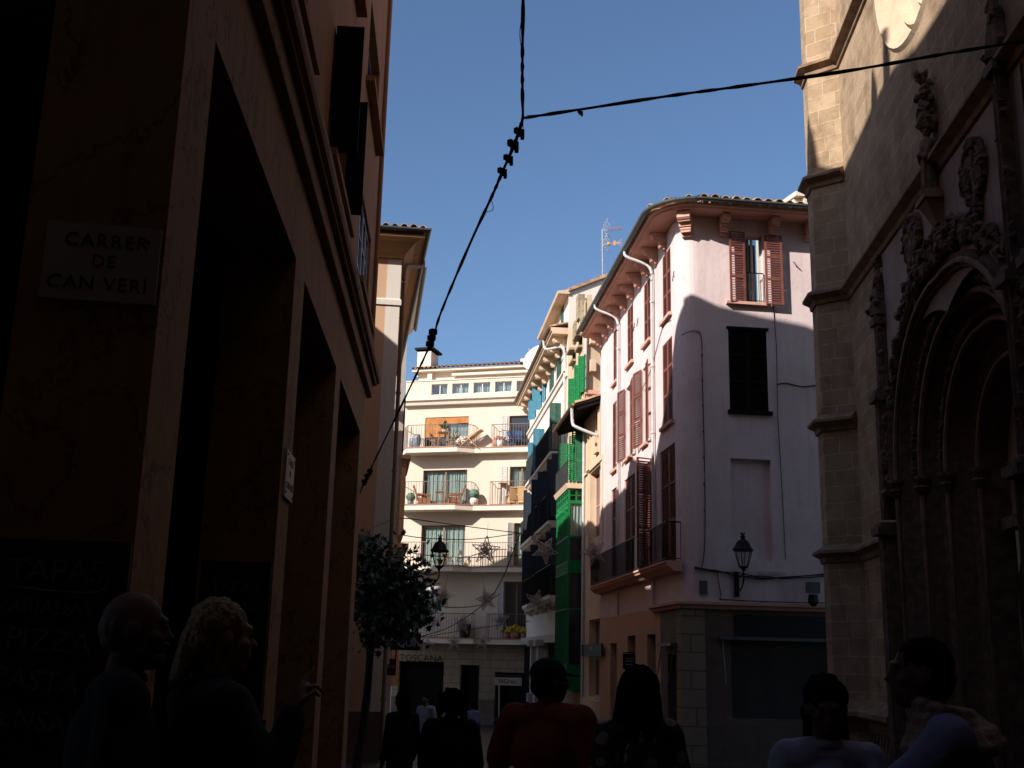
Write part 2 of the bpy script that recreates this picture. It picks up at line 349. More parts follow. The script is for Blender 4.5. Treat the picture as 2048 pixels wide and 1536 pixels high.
def window(parent, fr, u0, u1, z0, z1, w=-.18, cols=2, rows=1, fm='brownframe', t=.06, curtain=None, cov=(0, 1), name='window', door=False):
    f = MB(); 
    for a, b in ((u0, u0+t), (u1-t, u1)): f.box(fr, a, b, z0, z1, w-.03, w+.03)
    for a, b in ((z0, z0+t), (z1-t, z1)): f.box(fr, u0+t, u1-t, a, b, w-.03, w+.03)
    for i in range(1, cols):
        c = u0+(u1-u0)*i/cols; f.box(fr, c-t*.6, c+t*.6, z0+t, z1-t, w-.026, w+.034)
    for i in range(1, rows):
        c = z0+(z1-z0)*i/rows; f.box(fr, u0+t, u1-t, c-.018, c+.018, w-.02, w+.02)
    o = part(name, f, M[fm], parent)
    g = MB(); g.box(fr, u0+t*.5, u1-t*.5, z0+t*.5, z1-t*.5, w-.012, w-.004); part('pane', g, M['glassc' if curtain else 'glass'], o)
    if curtain:
        c = MB(); a, b = u0+(u1-u0)*cov[0], u0+(u1-u0)*cov[1]; n = 24
        pts = [(a+(b-a)*i/n, w-.16+.035*sin(i*2.4)) for i in range(n+1)]
        for i in range(n): c.quad(fr.P(pts[i][0], z0, pts[i][1]), fr.P(pts[i+1][0], z0, pts[i+1][1]), fr.P(pts[i+1][0], z1, pts[i+1][1]), fr.P(pts[i][0], z1, pts[i][1]))
        part('curtain', c, M[curtain], o)
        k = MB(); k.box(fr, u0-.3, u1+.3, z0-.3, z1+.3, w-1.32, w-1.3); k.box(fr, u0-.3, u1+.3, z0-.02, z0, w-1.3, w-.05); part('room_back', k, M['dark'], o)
    return o
M['glassc'] = None
def glassc():
    m, nt, b = new_mat('clear_window_glass'); b.inputs['Base Color'].default_value = (.9, .95, .95, 1); b.inputs['Roughness'].default_value = .03
    b.inputs['Transmission Weight'].default_value = 1.0; b.inputs['IOR'].default_value = 1.05
    tr = nt.nodes.new('ShaderNodeBsdfTransparent'); gl = nt.nodes.new('ShaderNodeBsdfGlossy'); gl.inputs['Roughness'].default_value = .03
    mx = nt.nodes.new('ShaderNodeMixShader'); mx.inputs[0].default_value = .09
    tr.inputs['Color'].default_value = (.8, .85, .84, 1)
    nt.links.new(tr.outputs[0], mx.inputs[1]); nt.links.new(gl.outputs[0], mx.inputs[2])
    nt.links.new(mx.outputs[0], nt.nodes['Material Output'].inputs['Surface']); return m
M['glassc'] = glassc()
def leaf_mb(width, h, rails=(.0, .36, .68, 1.0), pitch=.07, th=.035, st=.06, tilt=.6, solid=False):
    """louvred shutter leaf: x along width from the hinge, y thickness, z up"""
    mb = MB()
    def b(x0, x1, y0, y1, z0, z1): mb.hexa([Vector(p) for p in ((x0, y0, z0), (x1, y0, z0), (x1, y1, z0), (x0, y1, z0), (x0, y0, z1), (x1, y0, z1), (x1, y1, z1), (x0, y1, z1))])
    b(0, st, -th/2, th/2, 0, h); b(width-st, width, -th/2, th/2, 0, h)
    if solid: b(st*.5, width-st*.5, -.004, .004, .01, h-.01)
    zs = [r*h for r in rails]
    for i, z in enumerate(zs):
        a = max(0, z-st*.6); c = min(h, z+st*.6); b(st, width-st, -th*.45, th*.45, a, c)
    for i in range(len(zs)-1):
        z = zs[i]+st*.6+pitch*.5
        while z < zs[i+1]-st*.6-pitch*.3:
            dy = th*.42; dz = dy*tilt*1.3; t = .007
            mb.hexa([Vector(p) for p in ((st, -dy, z-dz-t), (width-st, -dy, z-dz-t), (width-st, dy, z+dz-t), (st, dy, z+dz-t), (st, -dy, z-dz+t), (width-st, -dy, z-dz+t), (width-st, dy, z+dz+t), (st, dy, z+dz+t))])
            z += pitch
    return mb
def leaf(parent, base, d, width, h, m, flip=False, pitch=.07, name='shutter', **k):
    """base = hinge point (world), d = 2d direction of the leaf; louvres slope down towards the left of d (or right if flip)"""
    mb = leaf_mb(width, h, pitch=pitch, **k); d = Vector((d[0], d[1], 0)).normalized(); y = Vector((0, 0, 1)).cross(d)
    if flip: y = -y
    base = Vector(base); mb.v = [base + d*v.x + y*v.y + Vector((0, 0, v.z)) for v in mb.v]
    return part(name, mb, M[m], parent)
def railing(parent, pts, z0, h, sp=.12, m='iron', r=.009, name='railing', base=.06):
    mb = MB(); pts = [Vector((p[0], p[1], 0)) for p in pts]
    mb.tube([p + Vector((0, 0, z0+h)) for p in pts], r*1.9, 5); mb.tube([p + Vector((0, 0, z0+base)) for p in pts], r*1.3, 5)
    for i in range(len(pts)-1):
        L = (pts[i+1]-pts[i]).length; n = max(1, int(L/sp))
        for k in range(n+1):
            p = pts[i].lerp(pts[i+1], k/n); mb.bar(p + Vector((0, 0, z0)), p + Vector((0, 0, z0+h)), r)
    return part(name, mb, M[m], parent)
def tiles(mb, fr, u0, u1, z, w0, w1, rise, pitch=.24, r=.1, seg=5, thick=.02, hip=None):
    """barrel tile columns running up the roof from the eave (w0,z) to (w1,z+rise)"""
    n = max(1, int(round(abs(u1-u0)/pitch))); w1_, rise_ = w1, rise; W1 = w0+abs(w1-w0)
    for i in range(n):
        uc = u0+(u1-u0)*(i+.5)/n; j = rnd(-.03, .03)
        if hip is not None:
            fk = min(1, max(.06, abs(uc-hip)/(W1-w0))); w1 = w0-(W1-w0)*-1*fk if False else w0+(w1_-w0)*fk; rise = rise_*fk
        rows = 6
        for k in range(rows):
            a, b = k/rows, min(1, (k+1)/rows+.03); rr0 = r*rnd(.96, 1.06); rr1 = rr0*.82
            wa, wb = w0+(w1-w0)*a+(j if k == 0 else 0), w0+(w1-w0)*b; za, zb = z+rise*a+.012, z+rise*b
            A = [fr.P(uc-cos(pi*s/seg)*rr0, za+sin(pi*s/seg)*rr0, wa) for s in range(seg+1)]; B = [fr.P(uc-cos(pi*s/seg)*rr1, zb+sin(pi*s/seg)*rr1, wb) for s in range(seg+1)]
            for s in range(seg): mb.quad(A[s], A[s+1], B[s+1], B[s])
            if k == 0:
                A2 = [fr.P(uc-cos(pi*s/seg)*(rr0-thick), za+sin(pi*s/seg)*(rr0-thick), wa) for s in range(seg+1)]
                for s in range(seg): mb.quad(A[s], A2[s], A2[s+1], A[s+1])
    P = fr.P
    if hip is None: mb.quad(P(u0, z, w0), P(u1, z, w0), P(u1, z+rise, w1), P(u0, z+rise, w1))
    else:
        k = min(abs(w1_-w0), abs(u1-hip)); mb.poly([P(u0, z, w0), P(u1, z, w0), P(u1, z+rise_, w1_), P(hip+(k if u1 > hip else -k), z+rise_, w1_)])
def text_mesh(name, body, size, m, origin, ex, ez, nrm, parent=None, depth=.006, align='CENTER', spacing=1.0, **kw):
    cu = bpy.data.curves.new(name, 'FONT'); cu.body = body; cu.size = size; cu.extrude = depth; cu.align_x = align; cu.space_character = spacing; cu.resolution_u = 3
    to = bpy.data.objects.new(name, cu); COL.objects.link(to); dg = bpy.context.evaluated_depsgraph_get(); dg.update()
    me = bpy.data.meshes.new_from_object(to.evaluated_get(dg)); bpy.data.objects.remove(to); bpy.data.curves.remove(cu)
    ex, ez, nrm, origin = Vector(ex), Vector(ez), Vector(nrm), Vector(origin); org = ORG[parent] if parent else Vector((0, 0, 0))
    for v in me.vertices: v.co = origin + ex*v.co.x + ez*v.co.y + nrm*v.co.z - org
    me.name = name; o = bpy.data.objects.new(name, me); COL.objects.link(o); me.materials.clear(); me.materials.append(m)
    if parent: o.parent = parent
    ORG[o] = org; return o
def sag(a, b, s, n=14, wob=.0):
    a, b = Vector(a), Vector(b); out = []
    for i in range(n+1):
        t = i/n; p = a.lerp(b, t); p.z -= s*4*t*(1-t)
        if 0 < i < n: p += Vector((rnd(-wob, wob), rnd(-wob, wob), rnd(-wob, wob)))
        out.append(p)
    return out
def smoothline(pts, k=6):
    """Catmull-Rom through the points"""
    pts = [Vector(p) for p in pts]; out = []
    for i in range(len(pts)-1):
        p0, p1, p2, p3 = pts[max(i-1, 0)], pts[i], pts[i+1], pts[min(i+2, len(pts)-1)]
        for j in range(k):
            t = j/k; out.append(.5*((2*p1) + (p2-p0)*t + (2*p0-5*p1+4*p2-p3)*t*t + (3*p1-p0-3*p2+p3)*t**3))
    out.append(pts[-1]); return out
SKYS = 0.1; EXPO = 0.5
# ================================================================ setting
def sweep(mb, path, prof, cap=True):
    """profile [(out, z)] swept along plan points; 'out' is to the right of travel, mitred"""
    path = [Vector((p[0], p[1], 0)) for p in path]; n = len(path); rings = []
    for i, p in enumerate(path):
        ns = []
        for a, b in ((i-1, i), (i, i+1)):
            if 0 <= a and b < n:
                t = (path[b]-path[a]).normalized(); ns.append(Vector((t.y, -t.x, 0)))
        m = sum(ns, Vector()).normalized(); m = m/max(.3, m.dot(ns[0]))
        rings.append([p + m*w + Vector((0, 0, z)) for w, z in prof])
    k = len(prof); b = len(mb.v)
    for g in rings: mb.v += g
    for i in range(n-1):
        for j in range(k):
            mb.f.append((b+i*k+j, b+i*k+(j+1) % k, b+(i+1)*k+(j+1) % k, b+(i+1)*k+j))
    if cap:
        mb.f.append(tuple(b+j for j in range(k))); mb.f.append(tuple(b+(n-1)*k+j for j in range(k))[::-1])
def gutter_prof(w, z, r): return [(w+r*cos(a), z+r*sin(a)) for a in [pi+pi*i/6 for i in range(7)]] + [(w+r*.8*cos(a), z+.01+r*.8*sin(a)) for a in [2*pi-pi*i/6 for i in range(7)]]
def w_at(fr, px, py, z):
    d = ray(px, py); q = Vector((0, 0, EYE)) + d*((z-EYE)/d.z); return (q-fr.o).dot(fr.n)
def build_ground():
    mb = MB(); ys = [-60, 2, 80, 900]
    for i in range(3):
        a, b = ys[i], ys[i+1]; mb.quad((-500, a, gz(a)), (500, a, gz(a)), (500, b, gz(b)), (-500, b, gz(b)))
    tag(part('ground', mb, M['ground']), kind='structure')
    k = MB()   # pale paving strips crossing the street
    for y in (9.2, 16.5, 24, 33, 42): k.quad((-2.2, y, gz(y)+.004), (5.0, y+.9, gz(y+.9)+.004), (5.0, y+1.35, gz(y+1.35)+.004), (-2.2, y+.45, gz(y+.45)+.004))
    tag(part('pavement', k, plain('pale_paving_strip', (.13, .11, .095), .7)), kind='structure')
build_ground()

# ---------------------------------------------------------------- arcade building on the left
F1 = Fr((-2.06, 6.2), -3.15, 1); F1s = Fr((-2.06, 6.2), 80, 1)
def arcade_building():
    r = thing('arcade_building', 'dark brown arcade building with tall square pillars and open black shutters, nearest on the left', 'building', (-2.06, 6.2, 0))
    U = F1.U; ue = U(724, 936); uu = U(768, 200); zt = 5.68; H = 19.9
    ops = [(U(350, 936), U(562, 936), -2, zt), (U(583, 936), U(660, 936), -2, zt), (U(670, 936), U(716, 936), -2, zt)]
    mb = MB(); wall(mb, F1, 0, ue, -2, 6.62, ops, .75)
    so = [(-4.6, -.78, -1, zt), (-9, -5.4, -1, zt)]
    wall(mb, F1s, -10, 0, -1, 6.62, so, .75)
    P = F1.P
    mb.quad(P(ue, -2), P(ue, -2, -5.5), P(ue, 6.62, -5.5), P(ue, 6.62))
    part('arcade_wall', mb, M['arcade'], r)
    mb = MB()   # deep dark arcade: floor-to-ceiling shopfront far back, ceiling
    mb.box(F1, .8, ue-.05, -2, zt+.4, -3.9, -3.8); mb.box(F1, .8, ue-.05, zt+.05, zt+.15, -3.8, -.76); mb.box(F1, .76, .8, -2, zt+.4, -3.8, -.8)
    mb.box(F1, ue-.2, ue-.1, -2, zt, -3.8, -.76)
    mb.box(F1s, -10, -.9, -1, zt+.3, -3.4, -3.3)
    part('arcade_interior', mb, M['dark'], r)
    # string ledges
    for prof, nm in (([(0, 6.6), (.1, 6.62), (.11, 6.66), (.11, 6.86), (0, 6.86)], 'ledge'), ([(-.05, 6.862), (.18, 6.862), (.19, 6.9), (.24, 6.92), (.26, 6.98), (.26, 7.08), (-.05, 7.1)], 'ledge')):
        mb = MB(); a = F1s.P(-10, 0); c = F1.P(0, 0); e = F1.P(ue+.25, 0); sweep(mb, [a, c, e], prof); part(nm, mb, M['arcade'], r)
    # upper walls
    zs = 7.72; wins = [(1.9, 4.62, zs+.06, 9.7), (7.0, 9.5, zs+.06, 9.62), (11.9, 14.75, zs+.06, 9.55), (1.9, 4.62, 11.5, 13.3), (7.0, 9.5, 11.5, 13.3), (11.9, 14.6, 11.5, 13.15)]
    HL = 16.55; DB = 5.6   # body roof; a curved parapet rises above it along the street
    mb = MB(); wall(mb, F1, 0, uu, 7.0, HL, wins, .28); wall(mb, F1s, -10, 0, 7.0, 18.7, [], .2)
    mb.quad(P(uu, 6.87), P(uu, 6.87, -DB), P(uu, HL, -DB), P(uu, HL)); mb.quad(P(0, HL), P(uu, HL), P(uu, HL, -DB), P(0, HL, -DB))
    par = [(0, 18.7), (2.2, 19.0), (3.5, 19.3), (4.6, 19.8), (5.6, 20), (8.45, 20.15), (11.5, 20.1), (13, 19.75), (14, 19.2), (14.9, 18.4), (15.7, 17.75), (uu+.14, 17.5)]
    for i in range(len(par)-1):
        (a, za), (b, zb_) = par[i], par[i+1]; mb.hexa([P(a, HL+.001, -.35), P(b, HL+.001, -.35), P(b, HL+.001, 0), P(a, HL+.001, 0), P(a, za, -.35), P(b, zb_, -.35), P(b, zb_, 0), P(a, za, 0)])
    mb.hexa([P(uu-.3, HL+.001, -1.5), P(uu+.14, HL+.001, -1.5), P(uu+.14, HL+.001, -.351), P(uu-.3, HL+.001, -.351), P(uu-.3, HL+.05, -1.5), P(uu+.14, HL+.05, -1.5), P(uu+.14, 17.35, -.351), P(uu-.3, 17.35, -.351)])
    mb.quad(P(ue-.3, 6.88, 0), P(uu, 6.88, 0), P(uu, 6.88, -DB), P(ue-.3, 6.88, -DB)); mb.quad(P(0, -2, -DB), P(uu, -2, -DB), P(uu, HL, -DB), P(0, HL, -DB))
    part('upper_wall', mb, M['arcade_up'], r)
    mb = MB(); mb.box(F1, uu-.16, uu+.03, 7.1, HL-.4, 0, .05); part('corner_strip', mb, M['arcade_up'], r)
    mb = MB(); mb.tube([P(uu-.3, 7.1, .05), P(uu-.3, HL, .05)], .045, 6); part('downpipe', mb, M['arcade_up'], r)
    for i, (a, b, c, d) in enumerate(wins):
        window(r, F1, a, b, c, d, -.2 if i != 2 else -.08, 2 if i != 2 else 4, 1 if i != 2 else 3, 'shade_wood' if i not in (2, 5) else 'bluewhite_frame', .07)
        mb = MB(); mb.box(F1, a-.22, b+.18, c-.1, c-.002, -.2, .16); part('sill', mb, M['arcade_up'], r)
    for u, wd in ((7.02, .36), (9.1, .27)): leaf(r, P(u, zs+.1, .03), F1.n, wd, 1.8, 'shade_wood', pitch=.09, solid=True)
    leaf(r, P(4.6, zs+.1, .06), F1.e, .0001+1.2, 1.9, 'shade_wood', pitch=.09) if False else None
    for u, h, w in ((9.5, 1.5, .26), (5.0, 1.3, .2), (5.9, 1.0, .2)):   # stone finials on the parapet
        mb = MB(); b = P(u, 19.9, -.17); mb.lathe(b, [(w*.8, 0), (w, .3), (w*.75, h*.6), (w*.2, h)], 8); part('finial', mb, M['arcade_up'], r)
    mb = MB()   # unseen block beside the lane, added to cast shadow on the orange front
    mb.abox((-13.2, 21, 5.7), 10, 6, 15.4); part('rear_wing', mb, M['orange'], r)
    return r
arcade_building()
def corner_shade_block():  # unseen house added to keep sun and sky off the near pillar
    r = thing('side_street_house', 'tall plain brown house across the side street, just beside and behind the viewer', 'building', (-8.5, -4.5, 0))
    mb = MB(); mb.abox((-8.6, -4.7, 11), 12, 15.4, 23); part('wall', mb, M['arcade'], r)
    mb = MB(); mb.abox((-8.6, -4.7, 22.65), 12.6, 16, .3); part('roof', mb, M['tile'], r)
    for k in range(3):
        mb = MB(); mb.abox((-2.59, -10+k*4.2, 6), .06, 1.1, 2); part('shutter', mb, M['shade_wood'], r)
corner_shade_block()
def rear_shade_block():  # unseen house added to block skylight from behind the camera
    r = thing('rear_house', 'tall plain house closing the street behind the viewer', 'building', (6, -9, 0))
    mb = MB(); mb.abox((5, -9, 13), 40, 8, 29); part('wall', mb, M['arcade'], r)
    for i in range(4):
        mb = MB(); mb.abox((-2+i*4, -4.97, 7), 1.2, .06, 2.2); part('shutter', mb, M['shade_wood'], r)
rear_shade_block()

# ---------------------------------------------------------------- orange corner building
p2 = at(802, 535, 27.5); F2 = Fr(p2, 83, 1); F2s = Fr(p2, -8.3, 1)
def orange_building():
    r = thing('orange_corner_building', 'orange corner building with a pale corner stripe and moulded tiled eave behind the arcade building', 'building', (p2.x, p2.y, gz(27.5)))
    ze = 12.0; zb = -2; mb = MB(); wall(mb, F2, -7, 0, zb, ze); wall(mb, F2s, 0, 15, zb, ze)
    bulk(mb, F2s, 0, 15, zb, ze, 7, top=False); part('wall', mb, M['orange'], r)
    us = F2.U(776, 520); mb = MB(); mb.box(F2, us, .012, -.9, ze-.35, 0, .012); mb.box(F2s, .0, .5, -.9, ze-.35, 0, .012); part('corner_stripe', mb, M['stripe'], r)
    mb = MB(); path = [F2.P(-7, 0), F2.P(0, 0), F2s.P(15, 0)]
    z = F2.Z(775, 607); sweep(mb, path, [(0, z-.05), (.05, z-.04), (.05, z+.09), (.02, z+.14), (0, z+.14)]); part('string_course', mb, M['stripe'], r)
    mb = MB(); zc = ze-.42; sweep(mb, path, [(0, zc), (.08, zc), (.1, zc+.1), (.16, zc+.16), (.34, zc+.36), (.5, zc+.42), (.56, zc+.42), (.56, zc+.47), (0, zc+.47)]); part('cornice', mb, M['soffit'], r)
    mb = MB(); sweep(mb, path, gutter_prof(.64, ze+.2, .075)); part('gutter', mb, M['gutter'], r)
    mb = MB(); sweep(mb, path, [(0, zc+.471), (.5, zc+.471), (.55, ze+.16), (0, ze+.2)]); part('eave_boards', mb, M['brownframe'], r)
    mb = MB(); tiles(mb, F2s, -.5, 15, ze+.2, .66, -2.5, .85, hip=-.66); tiles(mb, F2, -7, .62, ze+.2, .66, -2.5, .85); part('roof', mb, M['tile'], r)
    P = F2s.P; q = F2.P(.06, 0, .03); mb = MB()
    a = P(1.6, ze+.15, .62); pts = [P(1.6, ze+.18, .66), P(1.5, ze-.05, .62), P(.7, ze-.35, .2), P(.18, ze-.75, .1), P(.12, ze-1.1, .09)]
    mb.tube(smoothline(pts, 4) + [P(.12, 0, .09), P(.12, -.85, .09)], .055, 8)
    for zz in (10, 8, 6, 4, 2, .5): mb.tube([P(.12, zz, .09), P(.12, zz+.06, .09)], .072, 8)
    part('downpipe', mb, M['brownframe'], r)
    mb = MB(); mb.box(F2, -3, .03, -.95, -.1+.35, 0, .04); mb.box(F2s, 0, 15, -1.6, .25, 0, .04); part('base_course', mb, M['shopstone'], r)
    return r
orange_building()

# ---------------------------------------------------------------- building with the glazed gallery, further on the left
p3 = at(804, 900, 44); F3 = Fr(p3, -7.0, 1); F3f = Fr(p3, 83, 1)
def gallery_building():
    r = thing('gallery_building', 'narrow white building with wooden glazed galleries half hidden behind the orange corner building', 'building', (p3.x, p3.y, gz(44)))
    zt = F3.Z(806, 745, .3)-.25; mb = MB(); wall(mb, F3, 0, 9.5, -3, zt); bulk(mb, F3, 0, 9.5, -3, zt, 13); wall(mb, F3, 9.5, 15.6, -3, zt-3.25); bulk(mb, F3, 9.5, 15.6, -3, zt-3.25, 13); wall(mb, F3f, -6, 0, -3, zt)
    part('wall', mb, M['white'], r)
    mb = MB(); tiles(mb, F3, -.4, 9.6, zt+.15, .6, -3.4, 1.1); part('roof', mb, M['tile'], r)
    mb = MB(); sweep(mb, [F3f.P(-6, 0), F3.P(0, 0), F3.P(9.5, 0)], [(0, zt-.3), (.12, zt-.3), (.45, zt-.02), (.5, zt+.12), (0, zt+.12)]); part('cornice', mb, M['stripe'], r)
    mb = MB(); sweep(mb, [F3.P(0, 0), F3.P(9.5, 0)], gutter_prof(.62, zt+.12, .07)); part('gutter', mb, M['gutter'], r)
    zs = [F3.Z(812, 1047, .1), F3.Z(812, 1000, .1), F3.Z(812, 900, .1)]
    # upper gallery
    for z0, z1, w, nm in ((zs[0]+.2, zs[2], .2, 'gallery'), (.4, zs[0]-.25, .26, 'gallery')):
        g = MB(); g.box(F3, -.1, 4.2, z0, z0+.9, 0, w)
        for u in [0, 1.0, 2.0, 3.0, 4.1]: g.box(F3, u-.1, u+.08, z0+.9, z1, w-.1, w)
        for zz in (z0+1.55, z0+2.2): g.box(F3, -.1, 4.2, zz-.04, zz+.04, w-.09, w-.02)
        g.box(F3, -.1, -.02, z0+.9, z1, 0, .1); g.box(F3, -.1, 4.2, z1-.35, z1, 0, w)
        g.box(F3, -.2, 4.3, z1, z1+.16, 0, w+.16)
        o = part(nm, g, M['soffit'], r)
        k = MB(); k.box(F3, -.06, 4.15, z0+.9, z1-.35, w-.07, w-.05); k.box(F3, -.07, -.05, z0+.9, z1-.35, .1, w-.1); part('pane', k, M['glass'], o)
    k = MB(); k.box(F3, -.02, 2.4, zs[2]+.35, zs[2]+2.6, 0, .06); part('dark_shutter', k, M['shade_wood'], r)
    return r
gallery_building()

# ---------------------------------------------------------------- pink corner building
pk = Vector((4.5, 29, 0)); F7s = Fr(pk, -5.25, -1); F7 = Fr(pk, 83, 1)
RC = .5; TC = RC*math.tan(F7s.n.angle(F7.n)/2)
def pink_path(far=12.7, right=5.2, n=8, ext=0.0):
    pts = [F7s.P(far, 0)]; a = F7s.P(TC, 0); c = a + F7s.n*-RC
    # round corner: rotate the side normal into the front normal
    n0, n1 = F7s.n, F7.n; ang = n0.angle(n1)
    for i in range(n+1):
        t = i/n; m = (n0*sin((1-t)*ang) + n1*sin(t*ang))/sin(ang); pts.append(c + m*RC)
    pts.append(F7.P(right, 0)); return pts
def pink_building():
    r = thing('pink_building', 'pink corner building with a rounded corner, red-brown louvred shutters and a corbelled tiled eave', 'building', (pk.x, pk.y, gz(29)))
    Us, Uf = F7s.U, F7.U; ze = 13.55; zl = F7.Z(1480, 1213)+.02
    def rect(fr, near, far):   # (x,ytop,ybot) of the two upright edges
        a = fr.uz(near[0], near[1]); b = fr.uz(near[0], near[2]); c = fr.uz(far[0], far[1]); d = fr.uz(far[0], far[2])
        return (min(a[0], c[0]), max(a[0], c[0]), (b[1]+d[1])/2, (a[1]+c[1])/2)
    top = [rect(F7s, (1340.8, 494, 632), (1324.8, 513, 647)), rect(F7s, (1301, 557, 677), (1288, 574, 694)), rect(F7s, (1266.3, 607, 720), (1255, 621, 733)), rect(F7s, (1236, 649, 757), (1227, 660, 770))]
    zt = (sum(t[2] for t in top)/4, sum(t[3] for t in top)/4); top = [(t[0], t[1], zt[0], zt[1]) for t in top]
    mid = [rect(F7s, (1344.3, 673, 842), (1325, 696, 860)), rect(F7s, (1294.5, 729, 884), (1285.5, 740, 892)), rect(F7s, (1264.2, 766, 909), (1252.2, 776, 920)), rect(F7s, (1236, 793, 933), (1225.5, 807, 944))]
    zm = (sum(t[2] for t in mid)/4, sum(t[3] for t in mid)/4); mid = [(t[0], t[1], zm[0], zm[1]) for t in mid]
    zb = F7s.Z(1364, 1121); low = [rect(F7s, (1350, 885, 1100), (1320, 905, 1120)), rect(F7s, (1306, 919, 1110), (1283, 929, 1120)), rect(F7s, (1270, 944, 1110), (1249, 961, 1120)), rect(F7s, (1236, 972, 1110), (1223, 985, 1120))]
    zz = sum(t[3] for t in low)/4; low = [(t[0], t[1], zb+.03, zz) for t in low]
    sops = [t + (.16,) for t in top+mid+low]
    w1 = (Uf(1488, 530), Uf(1526, 530), F7.Z(1505, 606), F7.Z(1505, 472), .22); w2 = (Uf(1458, 740), Uf(1535, 740), F7.Z(1495, 822), F7.Z(1495, 660), .14)
    w3 = (Uf(1463, 1000), Uf(1544, 1000), F7.Z(1500, 1120), F7.Z(1500, 918), .16)
    mb = MB(); wall(mb, F7s, TC, 12.25, zl, ze+.1, sops); wall(mb, F7, TC, 5.2, zl, ze+.1, [w1, w2, w3])
    pts = pink_path()[1:-1]
    for i in range(len(pts)-1): a, b = pts[i], pts[i+1]; mb.quad(a+Vector((0, 0, zl)), b+Vector((0, 0, zl)), b+Vector((0, 0, ze+.1)), a+Vector((0, 0, ze+.1)))
    mb.box(F7, w3[0]-.02, w3[1]+.02, w3[2]-.02, w3[3]+.02, -.2, -.16)
    mb.quad(F7s.P(12.25, zl), F7s.P(12.25, zl, -4), F7s.P(12.25, ze, -4), F7s.P(12.25, ze))
    mb.quad(F7.P(5.2, zl), F7.P(5.2, ze), F7.P(5.2, ze, -13), F7.P(5.2, zl, -13)); mb.quad(F7.P(5.2, -2, -13), F7.P(.5, -2, -13), F7.P(.5, ze, -13), F7.P(5.2, ze, -13))
    part('wall', mb, M['pink'], r)
    # ground floor: stone-clad shop level, openings dark
    dsh = [(Uf(1462, 1300)+.0, Uf(1640, 1300)+.6, -1.3, F7.Z(1550, 1290))]; dso = [(.75, 1.75, -1.6, F7s.Z(1330, 1300)), (3.2, 4.3, -1.8, 2.3), (6, 7.2, -1.8, 2.3), (9, 10.2, -2, 2.1)]
    mb = MB(); wall(mb, F7, -.04, 5.2, -2.5, zl, [(dsh[0][0], dsh[0][1], .2, dsh[0][3], .3)]); wall(mb, F7s, -.04, 2.6, -2.5, zl, [(.75, 1.75, -1.6, 1.75, .3)])
    part('shop_base', mb, M['shopstone'], r)
    mb = MB(); wall(mb, F7s, 2.6, 12.25, -2.5, zl, [(a, b, c, d, .3) for a, b, c, d in dso[1:]]); part('orange_base_wall', mb, M['orange'], r)
    mb = MB(); mb.box(F7, -.06, .55, -2.5, zl-.13, -.02, .05); mb.box(F7s, .0, .62, -2.5, zl-.13, -.02, .045); part('corner_pilaster', mb, M['rustic'], r)
    k = MB(); k.box(F7, dsh[0][0]-.1, dsh[0][1]+.1, 0, dsh[0][3]+.1, -.34, -.3); part('shop_window', k, M['glass'], r)
    k = MB(); k.box(F7s, .7, 1.8, -1.6, 1.8, -.34, -.3); [k.box(F7s, a-.05, b+.05, c, d+.05, -.34, -.3) for a, b, c, d in dso[1:]]; part('shop_doors', k, M['dark'], r)
    k = MB(); k.box(F7, dsh[0][0]+.1, dsh[0][1], F7.Z(1550, 1251)-.5, F7.Z(1550, 1251)+.25, 0, .03); part('shop_sign', k, M['sign_black'], r)
    for fr, a, b, z in ((F7, dsh[0][0]-.35, dsh[0][1]+.1, dsh[0][3]+.1), (F7s, .5, 2.1, 1.95)):
        k = MB(); k.box(fr, a, b, z, z+.08, .02, .22); k.bar(fr.P(a+.1, z, .1), fr.P(a+.1, z-1.1, .3), .015); k.bar(fr.P(b-.1, z, .1), fr.P(b-.1, z-1.1, .3), .015); part('awning_box', k, M['gutter'], r)
    # ledge over the shops, full round the corner
    mb = MB(); sweep(mb, [F7s.P(3.3, 0), F7s.P(0, 0), F7.P(5.2, 0)], [(-.05, zl-.12), (.1, zl-.1), (.12, zl-.02), (.2, zl), (.2, zl+.07), (-.05, zl+.1)]); part('shop_ledge', mb, M['pinktrim'], r)
    # eave
    path = pink_path(12.6, 5.2)
    mb = MB(); sweep(mb, path, [(-.1, ze+.05), (.62, ze+.05), (.66, ze+.1), (.72, ze+.1), (.72, ze+.17), (-.1, ze+.17)]); part('soffit', mb, M['pinktrim'], r)
    mb = MB(); sweep(mb, path, gutter_prof(.86, ze+.25, .085)); part('gutter', mb, M['gutter'], r)
    mb = MB(); tiles(mb, F7, .35, 5.2, ze+.24, .86, -3, 1.25, .3, .125, hip=-.86); tiles(mb, F7s, .35, 12.6, ze+.24, .86, -3, 1.25, .3, .125, hip=-.86)
    for i in range(5):
        a = i/4; n0 = (F7s.n*(1-a) + F7.n*a).normalized(); c = pk + (F7s.e+F7.e)*RC
        s = Fr((c.x, c.y), math.degrees(atan2(-n0.y, n0.x)), 1); tiles(mb, s, -.13, .13, ze+.24, RC+.86, -.1, .5, .26, .115)
    part('roof', mb, M['tile'], r)
    # row of little white tile ends seen through the gap under the gutter
    for fr, n, a in ((F7s, 42, 12.4), (F7, 16, 5.0)):
        mb = MB()
        for i in range(n): u = .5+(a-.5)*i/n; mb.box(fr, u, u+.16, ze+.175, ze+.215, .3, .74)
        part('tile_bed', mb, M['white'], r)
